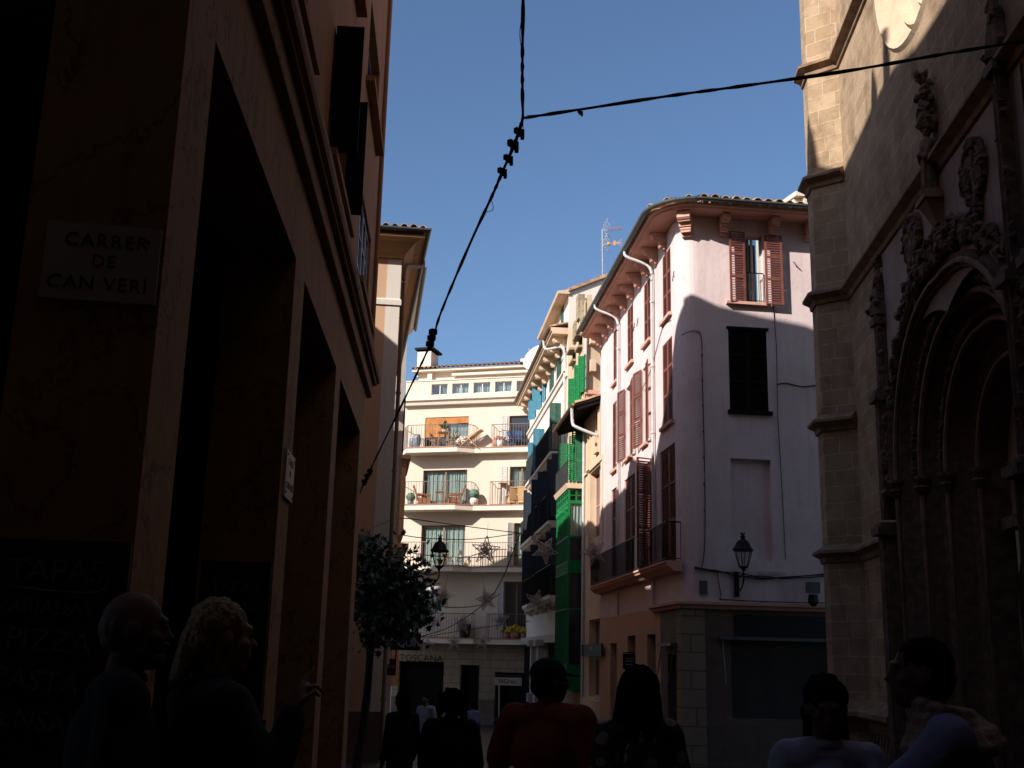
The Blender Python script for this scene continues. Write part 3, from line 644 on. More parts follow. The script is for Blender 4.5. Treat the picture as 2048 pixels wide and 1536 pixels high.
    def corbel(fr, u, w=.16, s=1.0):
        mb = MB()
        for (z0, z1, d) in ((.0, .13, .5), (.14, .26, .42), (.26, .36, .3), (.37, .5, .24), (.5, .58, .12)):
            mb.box(fr, u-w*(1 if z0 < .3 else .8), u+w*(1 if z0 < .3 else .8), ze+.04-z1*s, ze+.04-z0*s, 0, d*s)
        mb.tube([fr.P(u-w*1.05, ze-.1*s, .42*s), fr.P(u+w*1.05, ze-.1*s, .42*s)], .09*s, 8); mb.tube([fr.P(u-w*.9, ze-.36*s, .2*s), fr.P(u+w*.9, ze-.36*s, .2*s)], .07*s, 8)
        part('corbel', mb, M['pinktrim'], r)
    for x in (1443, 1541, 1613): corbel(F7, Uf(x, 430), .11, .9)
    for i in range(10): corbel(F7s, 1.45+1.17*i, .11, .85)
    c = pk + (F7s.e+F7.e)*RC; nn = (F7s.n*.35+F7.n*.65).normalized(); fc = Fr((c.x+nn.x*(RC-.02), c.y+nn.y*(RC-.02)), math.degrees(atan2(-nn.y, nn.x)), 1); corbel(fc, 0, .17, 1.05)
    # closed shutters in the side openings
    def closed(fr, t, w=-.02):
        mid_u = (t[0]+t[1])/2; h = t[3]-t[2]-.02
        leaf(r, fr.P(t[0]+.005, t[2]+.01, w), fr.e, mid_u-t[0]-.008, h, 'redwood'); leaf(r, fr.P(t[1]-.005, t[2]+.01, w), -fr.e, t[1]-mid_u-.008, h, 'redwood', flip=True)
        k = MB(); k.box(fr, t[0], t[1], t[2], t[3], w-.12, w-.1); part('window', k, M['dark'], r)
    def sill(fr, t, d=.1): k = MB(); k.box(fr, t[0]-.12, t[1]+.12, t[2]-.09, t[2], -.1, d); part('sill', k, M['pinktrim'], r)
    for t in top: closed(F7s, t); sill(F7s, t)
    for i, t in enumerate(mid):
        sill(F7s, t)
        if i in (0, 3): closed(F7s, t); continue
        window(r, F7s, t[0], t[1], t[2], t[3], -.12, 2, 2, 'whitewood', .05); wd = .62; h = t[3]-t[2]
        leaf(r, F7s.P(t[0]-.01, t[2], .05), -F7s.e*1+F7s.n*.12, wd, h, 'redwood', flip=True); leaf(r, F7s.P(t[1]+.01, t[2], .05), F7s.e+F7s.n*.2, wd, h, 'redwood')
    for i, t in enumerate(low):
        closed(F7s, t, -.06)
    t = low[1]; leaf(r, F7s.P(t[0], t[2], .03), -F7s.e*.35+F7s.n, .52, t[3]-t[2], 'redwood')
    # front window with open shutters
    window(r, F7, w1[0], w1[1], w1[2], w1[3], -.15, 2, 1, 'whitewood', .05, curtain='curtain', cov=(0, .45))
    h = w1[3]-w1[2]+.03
    leaf(r, F7.P(w1[0]-.0, w1[2]-.04, .1), -F7.e+F7.n*.1, .46, h+.06, 'redwood', flip=True); leaf(r, F7.P(w1[1]+.0, w1[2]-.06, .16), F7.e+F7.n*.02, .5, h+.02, 'redwood')
    k = MB(); k.box(F7, w1[0]-.55, w1[1]+.15, w1[2]-.09, w1[2]-.01, -.1, .14); part('sill', k, M['pinktrim'], r)
    railing(r, [F7.P(w1[0]+.02, 0, .03), F7.P(w1[1]-.02, 0, .03)], w1[2], .86, .12, 'iron')
    # closed black shutter with lintel and sill
    closed2 = w2; h = w2[3]-w2[2]; mid_u = (w2[0]+w2[1])/2
    leaf(r, F7.P(w2[0], w2[2], -.03), F7.e, mid_u-w2[0]-.004, h, 'shade_wood'); leaf(r, F7.P(w2[1], w2[2], -.03), -F7.e, w2[1]-mid_u-.004, h, 'shade_wood', flip=True)
    k = MB(); k.box(F7, w2[0]-.05, w2[1]+.05, w2[3], w2[3]+.07, -.1, .05); part('lintel', k, M['shade_wood'], r)
    k = MB(); k.box(F7, w2[0]-.06, w2[1]+.08, w2[2]-.1, w2[2], -.1, .1); part('sill', k, M['shade_wood'], r)
    k = MB(); k.box(F7, w2[0], w2[1], w2[2], w2[3], -.14, -.12); part('window', k, M['dark'], r)
    # long balcony on the side
    wo = w_at(F7s, 1320, 1124, zb); u0 = .12; u1 = 12.1
    k = MB(); sweep(k, [F7s.P(u1, 0), F7s.P(u0, 0)], [(-.02, zb-.26), (wo-.22, zb-.26), (wo-.14, zb-.18), (wo-.06, zb-.13), (wo-.04, zb-.07), (wo, zb-.05), (wo, zb), (-.02, zb)])
    b = part('balcony', k, M['pinktrim'], r)
    zr = F7s.Z(1318.5, 1048, wo); railing(b, [F7s.P(u0+.04, 0, 0), F7s.P(u0+.04, 0, wo-.05), F7s.P(u1-.05, 0, wo-.05), F7s.P(u1-.05, 0, 0)], zb, zr-zb, .13, 'iron', .011)
    # downpipes
    for px, y0 in ((1311, 560), (1241, 690)):
        u = Us(px, 800); k = MB(); pts = [F7s.P(u+.35, ze+.2, .84), F7s.P(u+.3, ze-.02, .8), F7s.P(u+.1, ze-.3, .25), F7s.P(u, ze-.55, .1), F7s.P(u, ze-.9, .09)]
        k.tube(smoothline(pts, 4)+[F7s.P(u, zl, .09)], .045, 8)
        for z in (12, 10, 8, 6, 4): k.tube([F7s.P(u, z, .09), F7s.P(u, z+.05, .09)], .068, 8)
        part('downpipe', k, M['pipe'], r)
    # wall cables
    k = MB(); u = Uf(1406, 900); k.tube(smoothline([F7.P(u-.55, F7.Z(1385, 672), .02), F7.P(u-.2, F7.Z(1385, 662), .02), F7.P(u, F7.Z(1405, 675), .02), F7.P(u+.01, 9, .02), F7.P(u+.03, 6.5, .02), F7.P(u, 4.6, .02), F7.P(u-.1, 3.9, .02)], 5), .012, 4)
    for z in (9.6, 8.9, 8.2, 7.5, 6.8, 6.1, 5.4): k.abox(F7.P(u+.01, z, .03), .04, .04, .04)
    u = Uf(1556, 800); k.tube([F7.P(u-.05, F7.Z(1553, 612), .02), F7.P(u, 10, .02), F7.P(u-.03, 8, .02), F7.P(u+.02, 6, .02), F7.P(u+.05, 4.2, .02)], .009, 4)
    zc = F7.Z(1560, 769); k.tube(smoothline([F7.P(u, zc, .02), F7.P(u+.25, zc+.04, .02), F7.P(u+.7, zc-.03, .02), F7.P(u+1.1, zc+.03, .02), F7.P(u+1.5, zc, .02)], 4), .014, 4)
    zc = F7.Z(1500, 1147)
    for j in range(4): k.tube(smoothline([F7.P(x, zc + rnd(-.05, .05) + .1*cos(x*1.3), .03+.01*j) for x in (.3, .9, 1.5, 2.1, 2.7, 3.3, 4.2, 5)], 4), .014, 4)
    k.tube(smoothline([F7.P(.9, zc, .03), F7.P(1.0, zc-.6, .03), F7.P(1.05, zl+.15, .03), F7.P(2.5, zl+.12, .03), F7.P(5, zl+.15, .03)], 5), .012, 4)
    k.tube(smoothline([F7s.P(.9, F7s.Z(1351, 630), .02), F7s.P(1.9, 10.9, .02), F7s.P(3.2, 10.2, .02), F7s.P(4.0, 9.9, .02), F7s.P(5.6, 9.6, .02)], 5), .01, 4)
    part('wall_cable', k, M['cable'], r)
    k = MB(); k.box(F7, 2.0, 2.7, zc-.02, zc+.06, .06, .12); part('conduit', k, M['metal'], r)
    k = MB(); zz = F7.Z(1407, 1175); k.box(F7, Uf(1398, 1175), Uf(1414, 1175), zz-.17, zz+.17, 0, .06); part('meter_box', k, M['gutter'], r)
    k = MB()
    for j in range(14):   # wire iron swallow hooks on the lit wall
        pass
    for fr, px, py in ((F7, 1592, 533), (F7s, 1349, 553), (F7s, 1277, 645), (F7s, 1270, 655)):
        u, z = fr.uz(px, py); k.bar(fr.P(u-.08, z+.13, .03), fr.P(u+.02, z-.02, .04), .012); k.bar(fr.P(u+.02, z-.02, .04), fr.P(u+.12, z-.1, .03), .012); k.bar(fr.P(u, z, 0), fr.P(u, z, .04), .012)
    part('wall_hook', k, M['iron'], r)
    return r
pink_building()

# small sunlit loft rising behind the pink roof, next to the church
def loft():
    a = at(1600, 410, 37); f = Fr(a, 83, 1); r = thing('white_loft', 'small sunlit white loft peeping over the pink roof beside the church', 'building', (a.x, a.y, gz(37)))
    u0 = f.U(1588, 412); z1 = f.Z(1600, 397); mb = MB(); wall(mb, f, u0, u0+4, 8, z1); bulk(mb, f, u0, u0+4, 8, z1, 4); part('wall', mb, M['white'], r)
    k = MB(); k.box(f, u0+.25, u0+.36, z1-.55, z1-.05, .02, .3); part('post', k, M['creamtrim'], r)
    k = MB(); k.hexa([f.P(u0-.05, z1-.05, .35), f.P(u0+4, z1-.05, .35), f.P(u0+4, z1+.6, -4), f.P(u0-.05, z1+.6, -4), f.P(u0-.05, z1+.12, .35), f.P(u0+4, z1+.12, .35), f.P(u0+4, z1+.75, -4), f.P(u0-.05, z1+.75, -4)]); part('roof', k, M['creamtrim'], r)
loft()
# ---------------------------------------------------------------- church on the right
ck = at(1699, 573, 23.2); F8 = Fr(ck, 4.43, -1); F8t = Fr(ck, -51, -1)
def arch_pts(uc, a, zs, h, n=14):
    """pointed arch outline from the left spring over the apex to the right spring, as (u, z)"""
    R = (a*a+h*h)/(2*a); out = []
    th = math.acos(max(-1, min(1, (R-a)/R)))
    for i in range(n+1): t = th*i/n; out.append((uc+(R-a)-R*cos(t), zs+R*sin(t)))
    return out + [(2*uc-u, z) for u, z in out[-2::-1]]
def church():
    r = thing('stone_church', 'limestone church with a polygonal corner turret and a carved pointed portal along the right edge', 'church', (ck.x, ck.y, 0))
    P = F8.P; ZT = 26; tw = .76
    uc = -6.5; zs = F8.Z(1805, 968); za = F8.Z(1890, 535); a0 = 3.3
    out = arch_pts(uc, a0, zs, za-zs)
    rz = F8.Z(1815, 97); ru = F8.U(1812, 97); RR = 2.3
    mb = MB()
    def sheet(u0, u1, z0, z1): mb.quad(P(u0, z0), P(u1, z0), P(u1, z1), P(u0, z1))
    rc = (ru-.55, rz+RR)
    sheet(-30, uc-a0, -2, rz-.2); sheet(uc+a0, 0, -2, rz-.2)
    for i in range(len(out)-1):   # wall above the arch
        (u0, z0), (u1, z1) = out[i], out[i+1]; mb.quad(P(u0, z0), P(u1, z1), P(u1, rz-.2), P(u0, rz-.2))
    sheet(-30, rc[0]-RR-.2, rz-.2, ZT); sheet(rc[0]+RR+.2, 0, rz-.2, ZT); sheet(rc[0]-RR-.2, rc[0]+RR+.2, rc[1]+RR+.2, ZT)
    n = 48; sq = []
    for i in range(n+1):
        t = 2*pi*i/n; c, s = cos(t), sin(t); k = (RR+.2)/max(abs(c), abs(s)); sq.append(((rc[0]+c*k, rc[1]+s*k), (rc[0]+c*RR, rc[1]+s*RR)))
    for i in range(n): a, b = sq[i], sq[i+1]; mb.quad(P(*a[0]), P(*b[0]), P(*b[1]), P(*a[1]))
    # corner turret: oblique face, return along the street, back
    T = F8t.P; q = T(tw, 0); F8r = Fr(q, 4.43, -1)
    for (A, B) in ((ck, q), (q, F8r.P(.55, 0)), (F8r.P(.55, 0), F8r.P(.55, 0)+Vector((6, 0, 0)))):
        mb.quad(Vector((A.x, A.y, -2)), Vector((B.x, B.y, -2)), Vector((B.x, B.y, ZT)), Vector((A.x, A.y, ZT)))
    mb.quad(P(-30, ZT), P(0, ZT), P(0, ZT, -10), P(-30, ZT, -10)); mb.quad(P(-30, -2), P(-30, ZT), P(-30, ZT, -10), P(-30, -2, -10))
    part('wall', mb, M['church'], r)
    # rose window: concentric recessed mouldings
    g = MB(); rings = [(RR, 0), (RR-.08, .06), (RR-.16, -.1), (RR-.42, -.3), (RR-.5, -.22), (RR-.62, -.45), (RR-.78, -.5), (RR-.86, -.42), (RR-1.0, -.75)]
    for j in range(len(rings)-1):
        (ra, wa), (rb, wb) = rings[j], rings[j+1]
        for i in range(n):
            t0, t1 = 2*pi*i/n, 2*pi*(i+1)/n
            g.quad(P(rc[0]+cos(t0)*ra, rc[1]+sin(t0)*ra, wa), P(rc[0]+cos(t1)*ra, rc[1]+sin(t1)*ra, wa), P(rc[0]+cos(t1)*rb, rc[1]+sin(t1)*rb, wb), P(rc[0]+cos(t0)*rb, rc[1]+sin(t0)*rb, wb))
    ro = part('rose_window', g, M['rosestone'], r)
    g = MB()
    for i in range(12): t = 2*pi*i/12; g.bar(P(*rc, -.7), P(rc[0]+cos(t)*1.3, rc[1]+sin(t)*1.3, -.7), .05)
    g.tube([P(rc[0]+cos(2*pi*i/24)*.5, rc[1]+sin(2*pi*i/24)*.5, -.7) for i in range(25)], .06, 5); part('tracery', g, M['churchtrim'], ro)
    g = MB(); g.poly([P(rc[0]+cos(2*pi*i/24)*1.33, rc[1]+sin(2*pi*i/24)*1.33, -.76) for i in range(24)]); part('pane', g, M['glass'], ro)
    # string courses
    def string(path, z, d=.22, h=.3):
        g = MB(); sweep(g, path, [(-.02, z-h), (.05, z-h+.02), (.07, z-h*.6), (d, z-h*.35), (d, z-h*.15), (d*.5, z+h*.1), (-.02, z+h*.35)]); part('string_course', g, M['churchtrim'], r)
    tur = [F8r.P(.55, 0), q, ck]
    for z, wl in ((15.2, -30), (12.4, -.02), (9.63, -30), (6.75, -.02), (3.95, -2.6)):
        string(tur[:2] + ([ck, P(wl, 0)] if wl < -1 else [ck]), z)
    string([P(uc+a0+.3, 0), P(uc+a0-.02, 0)], 4.75, .3)
    # portal: nested archivolts stepping back
    PP = [(a0, 0.0), (a0-.12, .1), (a0-.3, .1), (a0-.36, -.05), (a0-.55, -.3), (a0-.68, -.2), (a0-.78, -.45), (a0-1.02, -.62), (a0-1.12, -.5), (a0-1.25, -.8), (a0-1.5, -1.0), (a0-1.6, -.88), (a0-1.72, -1.3)]
    k = (za-zs)/a0
    g = MB()
    def loop(a, w): 
        pts = arch_pts(uc, a, zs, a*k*1.0); return [P(uc-a, -2, w)] + [P(u, z, w) for u, z in pts] + [P(uc+a, -2, w)]
    L0 = [loop(a, w) for a, w in PP]
    for i in range(len(L0)-1):
        for j in range(len(L0[0])-1): g.quad(L0[i][j], L0[i][j+1], L0[i+1][j+1], L0[i+1][j])
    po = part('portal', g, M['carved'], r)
    am, wm = PP[-1]
    g = MB(); tl = arch_pts(uc, am+.05, zs, (am+.05)*k); g.poly([P(u, z, wm+.02) for u, z in tl] + [P(uc-am-.05, zs-.05, wm+.02)][:0]); g.quad(P(uc-am-.05, zs-.9, wm+.02), P(uc+am+.05, zs-.9, wm+.02), P(uc+am+.05, zs, wm+.02), P(uc-am-.05, zs, wm+.02)); part('tympanum', g, M['palepanel'], po)
    g = MB(); g.quad(P(uc-am-.05, -2, wm-.1), P(uc+am+.05, -2, wm-.1), P(uc+am+.05, zs-.85, wm-.1), P(uc-am-.05, zs-.85, wm-.1)); part('door', g, M['shade_wood'], po)
    g = MB(); g.box(F8, uc-am, uc+am, zs-1.0, zs-.8, wm-.1, wm+.2); g.box(F8, uc-.14, uc+.14, -1, zs-.9, wm-.1, wm+.16)
    for s in (-1, 1):
        pts = arch_pts(uc+s*.78, .62, zs-2.1, .75, 8); g.tube([P(u, z, wm+.05) for u, z in pts], .06, 5); g.box(F8, uc+s*.78-.66, uc+s*.78-.58, -1, zs-2.1, wm-.05, wm+.1); g.box(F8, uc+s*.78+.58, uc+s*.78+.66, -1, zs-2.1, wm-.05, wm+.1)
    part('door_frame', g, M['carved'], po)
    # slim roll mouldings riding on the archivolts
    for a, w, rr in ((a0-.2, .14, .05), (a0-.66, -.17, .06), (a0-1.1, -.47, .05), (a0-1.58, -.85, .05)):
        g = MB(); g.tube(loop(a, w), rr, 6); part('archivolt_roll', g, M['churchtrim'], po)
        for s in (-1, 1):
            g = MB(); g.lathe(P(uc+s*a, zs-.28, w), [(rr+.02, 0), (rr+.1, .12), (rr+.05, .16), (rr+.12, .26), (rr+.12, .32)], 8); part('capital', g, M['carved'], po)
    for a, w in ((a0-.47, -.12), (a0-.9, -.46)):   # leaf carving in the hollows
        g = MB(); lp = loop(a, w)
        for i in range(1, len(lp)-2):
            for t in (0, .33, .66): g.blob(lp[i].lerp(lp[i+1], t), .075, .35, 5, 4)
        part('leaf_carving', g, M['carved'], po)
    # hood with crockets, rising to a bracket and statue
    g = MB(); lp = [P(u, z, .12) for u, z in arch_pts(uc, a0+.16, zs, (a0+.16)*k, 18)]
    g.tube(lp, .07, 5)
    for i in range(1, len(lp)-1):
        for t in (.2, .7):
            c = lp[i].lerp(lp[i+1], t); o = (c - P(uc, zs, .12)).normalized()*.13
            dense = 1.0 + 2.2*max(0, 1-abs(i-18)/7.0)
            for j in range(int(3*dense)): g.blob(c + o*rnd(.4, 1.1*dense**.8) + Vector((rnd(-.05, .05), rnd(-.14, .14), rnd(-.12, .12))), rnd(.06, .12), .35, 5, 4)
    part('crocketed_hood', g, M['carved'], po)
    g = MB(); zt = za+.35
    g.hexa([P(uc-.14, zt+.35, 0), P(uc+.14, zt+.35, 0), P(uc+.1, zt+.35, .12), P(uc-.1, zt+.35, .12), P(uc-.24, zt+.72, 0), P(uc+.24, zt+.72, 0), P(uc+.2, zt+.72, .3), P(uc-.2, zt+.72, .3)])
    g.box(F8, uc-.27, uc+.27, zt+.73, zt+.82, 0, .34); g.box(F8, uc-.22, uc+.22, zt+.82, zt+.9, 0, .28); part('statue_bracket', g, M['churchtrim'], po)
    st = thing('stone_statue', 'weathered stone saint standing on the bracket above the portal arch', 'statue', P(uc, zt+.9, .15))
    g = MB(); b = P(uc, zt+.905, .15); k = .62
    g.lathe(b, [(.24*k, 0), (.22*k, .16), (.18*k, .4), (.2*k, .62), (.22*k, .78), (.18*k, .9), (.08*k, .96), (.07*k, .99)], 10); g.sphere(b+Vector((0, 0, 1.07)), (.075, .08, .1))
    for s in (-1, 1): g.capsule(b+F8.e*.12*s+Vector((0, 0, .82)), b+F8.e*.14*s+F8.n*.08+Vector((0, 0, .58)), .05, .042); g.capsule(b+F8.e*.14*s+F8.n*.08+Vector((0, 0, .58)), b+F8.e*.03*s+F8.n*.15+Vector((0, 0, .66)), .042, .032)
    for i in range(9): t = rnd(-1, 1); g.capsule(b+F8.e*.13*t+F8.n*.11+Vector((0, 0, .02)), b+F8.e*.09*t+F8.n*.1+Vector((0, 0, .66)), .022, .018)
    part('figure', g, M['carved'], st)
    g = MB(); z0 = zt+2.15
    for i in range(6): g.blob(P(uc+rnd(-.05, .05), z0+i*.15, .14), .17-.022*i, .3)
    for i in range(44): t = rnd(0, 1); g.blob(P(uc+rnd(-.24, .24)*(1-t*.7), z0+t*.95, .12+rnd(-.06, .12)), .055, .45, 5, 4)
    g.box(F8, uc-.07, uc+.07, zt+.9, z0, 0, .04); part('canopy', g, M['carved'], po)
    # pinnacles left and right
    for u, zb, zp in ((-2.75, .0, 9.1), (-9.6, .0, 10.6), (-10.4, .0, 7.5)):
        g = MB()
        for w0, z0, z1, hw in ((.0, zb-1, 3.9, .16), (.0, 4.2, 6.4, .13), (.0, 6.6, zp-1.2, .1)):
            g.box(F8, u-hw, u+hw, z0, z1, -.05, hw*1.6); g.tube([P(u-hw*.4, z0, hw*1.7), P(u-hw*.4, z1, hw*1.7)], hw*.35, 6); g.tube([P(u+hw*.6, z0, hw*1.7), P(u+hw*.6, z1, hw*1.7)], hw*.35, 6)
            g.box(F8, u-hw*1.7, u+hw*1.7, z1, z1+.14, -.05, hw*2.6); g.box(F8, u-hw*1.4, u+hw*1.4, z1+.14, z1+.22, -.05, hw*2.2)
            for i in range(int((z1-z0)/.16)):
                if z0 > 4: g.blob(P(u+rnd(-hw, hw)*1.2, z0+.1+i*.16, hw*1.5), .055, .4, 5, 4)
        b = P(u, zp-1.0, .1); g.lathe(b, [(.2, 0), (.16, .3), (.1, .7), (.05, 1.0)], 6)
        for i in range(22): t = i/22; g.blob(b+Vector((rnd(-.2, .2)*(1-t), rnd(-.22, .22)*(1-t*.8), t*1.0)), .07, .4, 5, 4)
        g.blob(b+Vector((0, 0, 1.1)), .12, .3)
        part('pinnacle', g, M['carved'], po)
    # two oval coats of arms on the pale panel
    pu = [(-2.95, -.02), (-9.4, -.02)]
    g = MB(); out2 = arch_pts(uc, a0+.3, zs, (a0+.3)*k, 18)
    for i in range(len(out2)-1):
        (u0, z0), (u1, z1) = out2[i], out2[i+1]
        if z0 < 9.2 and z1 < 9.2: g.quad(P(u0, z0, .03), P(u1, z1, .03), P(u1, 9.28, .03), P(u0, 9.28, .03))
    g.quad(P(uc-a0-.3, zs, .03), P(-9.45, zs, .03), P(-9.45, 9.28, .03), P(uc-a0-.3, 9.28, .03)); g.quad(P(-2.9, zs, .03), P(uc+a0+.3, zs, .03), P(uc+a0+.3, 9.28, .03), P(-2.9, 9.28, .03))
    part('portal_panel', g, M['palepanel'], po)
    for px, py0, py1, hw in ((1953, 292, 405, .42), (1831, 440, 525, .42)):
        uo, z1 = F8.uz(px, py0); z0 = F8.Z(px, py1); cz = (z0+z1)/2; hz = (z1-z0)/2; g = MB()
        g.tube([P(uo+cos(2*pi*i/20)*hw*.9, cz+sin(2*pi*i/20)*hz, .06) for i in range(21)], .07, 6)
        for i in range(30): t = 2*pi*i/30; g.blob(P(uo+cos(t)*hw, cz+sin(t)*hz*1.06, .08), .085, .4, 5, 4)
        for i in range(26): t = rnd(0, 6.28); s = sqrt(rnd(0, 1)); g.blob(P(uo+cos(t)*hw*.7*s, cz+sin(t)*hz*.75*s, .05), (.1, .1, .14), .35, 5, 4)
        for i in range(16): g.blob(P(uo+rnd(-.2, .2)*(1-i/18), z0-.1-i*.055, .08), .1*(1-i/26), .4, 5, 4)
        part('coat_of_arms', g, M['carved'], po)
    # plinth of the turret
    string([F8r.P(.55, 0), q, ck, P(-2.4, 0)], .75, .3, .45)
    g = MB()
    for i in range(9): g.tube([P(-.3-i*.25, .3, .04), P(-.3-i*.25, -1.2, .3)], .06, 5)
    part('plinth_carving', g, M['churchtrim'], r)
    return r
church()
# ---------------------------------------------------------------- right side of the street, further down
SW = F7s                       # common street line, u runs away from the viewer
def low_tiled_house():
    r = thing('low_tiled_house', 'low beige house with a deep dark timber eave, left of the pink building', 'building', SW.P(14.5, gz(43)))
    u0, u1 = 12.3, 16.1; we = .95; ze = SW.Z(1167, 790, we); mb = MB()
    wt = SW.Z(1180, 948); wa, wb = SW.U(1205, 960), SW.U(1180, 960); wz = SW.Z(1192, 1075)
    lo = (wa, wb, .2, 3.0)
    wall(mb, SW, u0, u1, -3, ze+.6, [(wa, wb, wz, wt), lo], .3); mb.box(SW, u0, u1, -3, ze+.6, -5, -4.9); part('wall', mb, M['ochre2'], r)
    for o in ((wa, wb, wz, wt), lo): window(r, SW, o[0], o[1], o[2], o[3], -.26, 2, 2, 'pinktrim')
    g = MB(); g.box(SW, wa-.25, wa-.1, wz-.4, wt+.25, 0, .05); g.box(SW, wb+.1, wb+.25, wz-.4, wt+.25, 0, .05); g.box(SW, wa-.1, wb+.1, wt+.1, wt+.25, 0, .05); part('window_surround', g, M['ochre2'], r)
    zb = SW.Z(1190, 935); g = MB(); g.box(SW, u0, u1, zb, zb+.1, 0, .07); part('string_course', g, M['ochre2'], r)
    for px, py in ((1196, 868), (1180, 905)):   # little recessed frames under the eave
        u, z = SW.uz(px, py); g = MB(); g.box(SW, u-.3, u-.22, z-.6, z+.9, 0, .06); g.box(SW, u+.22, u+.3, z-.6, z+.9, 0, .06); g.box(SW, u-.34, u+.34, z-.75, z-.6, 0, .12); part('wall_frame', g, M['ochre2'], r)
    g = MB(); ue = u1+1.6; g.hexa([SW.P(u0, ze+.32, 0), SW.P(ue, ze+.32, 0), SW.P(ue, ze, we), SW.P(u0, ze, we), SW.P(u0, ze+.42, 0), SW.P(ue, ze+.42, 0), SW.P(ue, ze+.08, we), SW.P(u0, ze+.08, we)])
    for i in range(14): u = u0+.1+(ue-u0-.2)*i/13; g.hexa([SW.P(u-.05, ze+.16, .02), SW.P(u+.05, ze+.16, .02), SW.P(u+.05, ze-.13, we-.06), SW.P(u-.05, ze-.13, we-.06), SW.P(u-.05, ze+.33, .02), SW.P(u+.05, ze+.33, .02), SW.P(u+.05, ze+.02, we-.06), SW.P(u-.05, ze+.02, we-.06)])
    part('timber_eave', g, M['shade_wood'], r)
    g = MB(); tiles(g, SW, u0, ue, ze+.1, we+.05, -3, 1.4); part('roof', g, M['tile'], r)
    g = MB(); sweep(g, [SW.P(ue, 0), SW.P(u0, 0)], gutter_prof(we+.1, ze+.08, .075)); part('gutter', g, M['brownframe'], r)
    u, z = u0+.15, ze; g = MB(); g.tube(smoothline([SW.P(u+.3, z+.05, we+.08), SW.P(u+.3, z-.55, we+.05), SW.P(u+.2, z-.75, we-.1), SW.P(u+.1, z-1.05, .1)], 4), .06, 8); part('downpipe', g, M['pipe'], r)
    u = SW.U(1171, 950); g = MB(); g.tube([SW.P(u, ze-.2, .08), SW.P(u, -1.5, .08)], .055, 8); part('downpipe', g, M['pipe'], r)
    g = MB(); g.box(SW, u0, u1, .1-.6, .1, 0, .1); part('shop_fascia', g, M['ochre2'], r)
    return r
low_tiled_house()

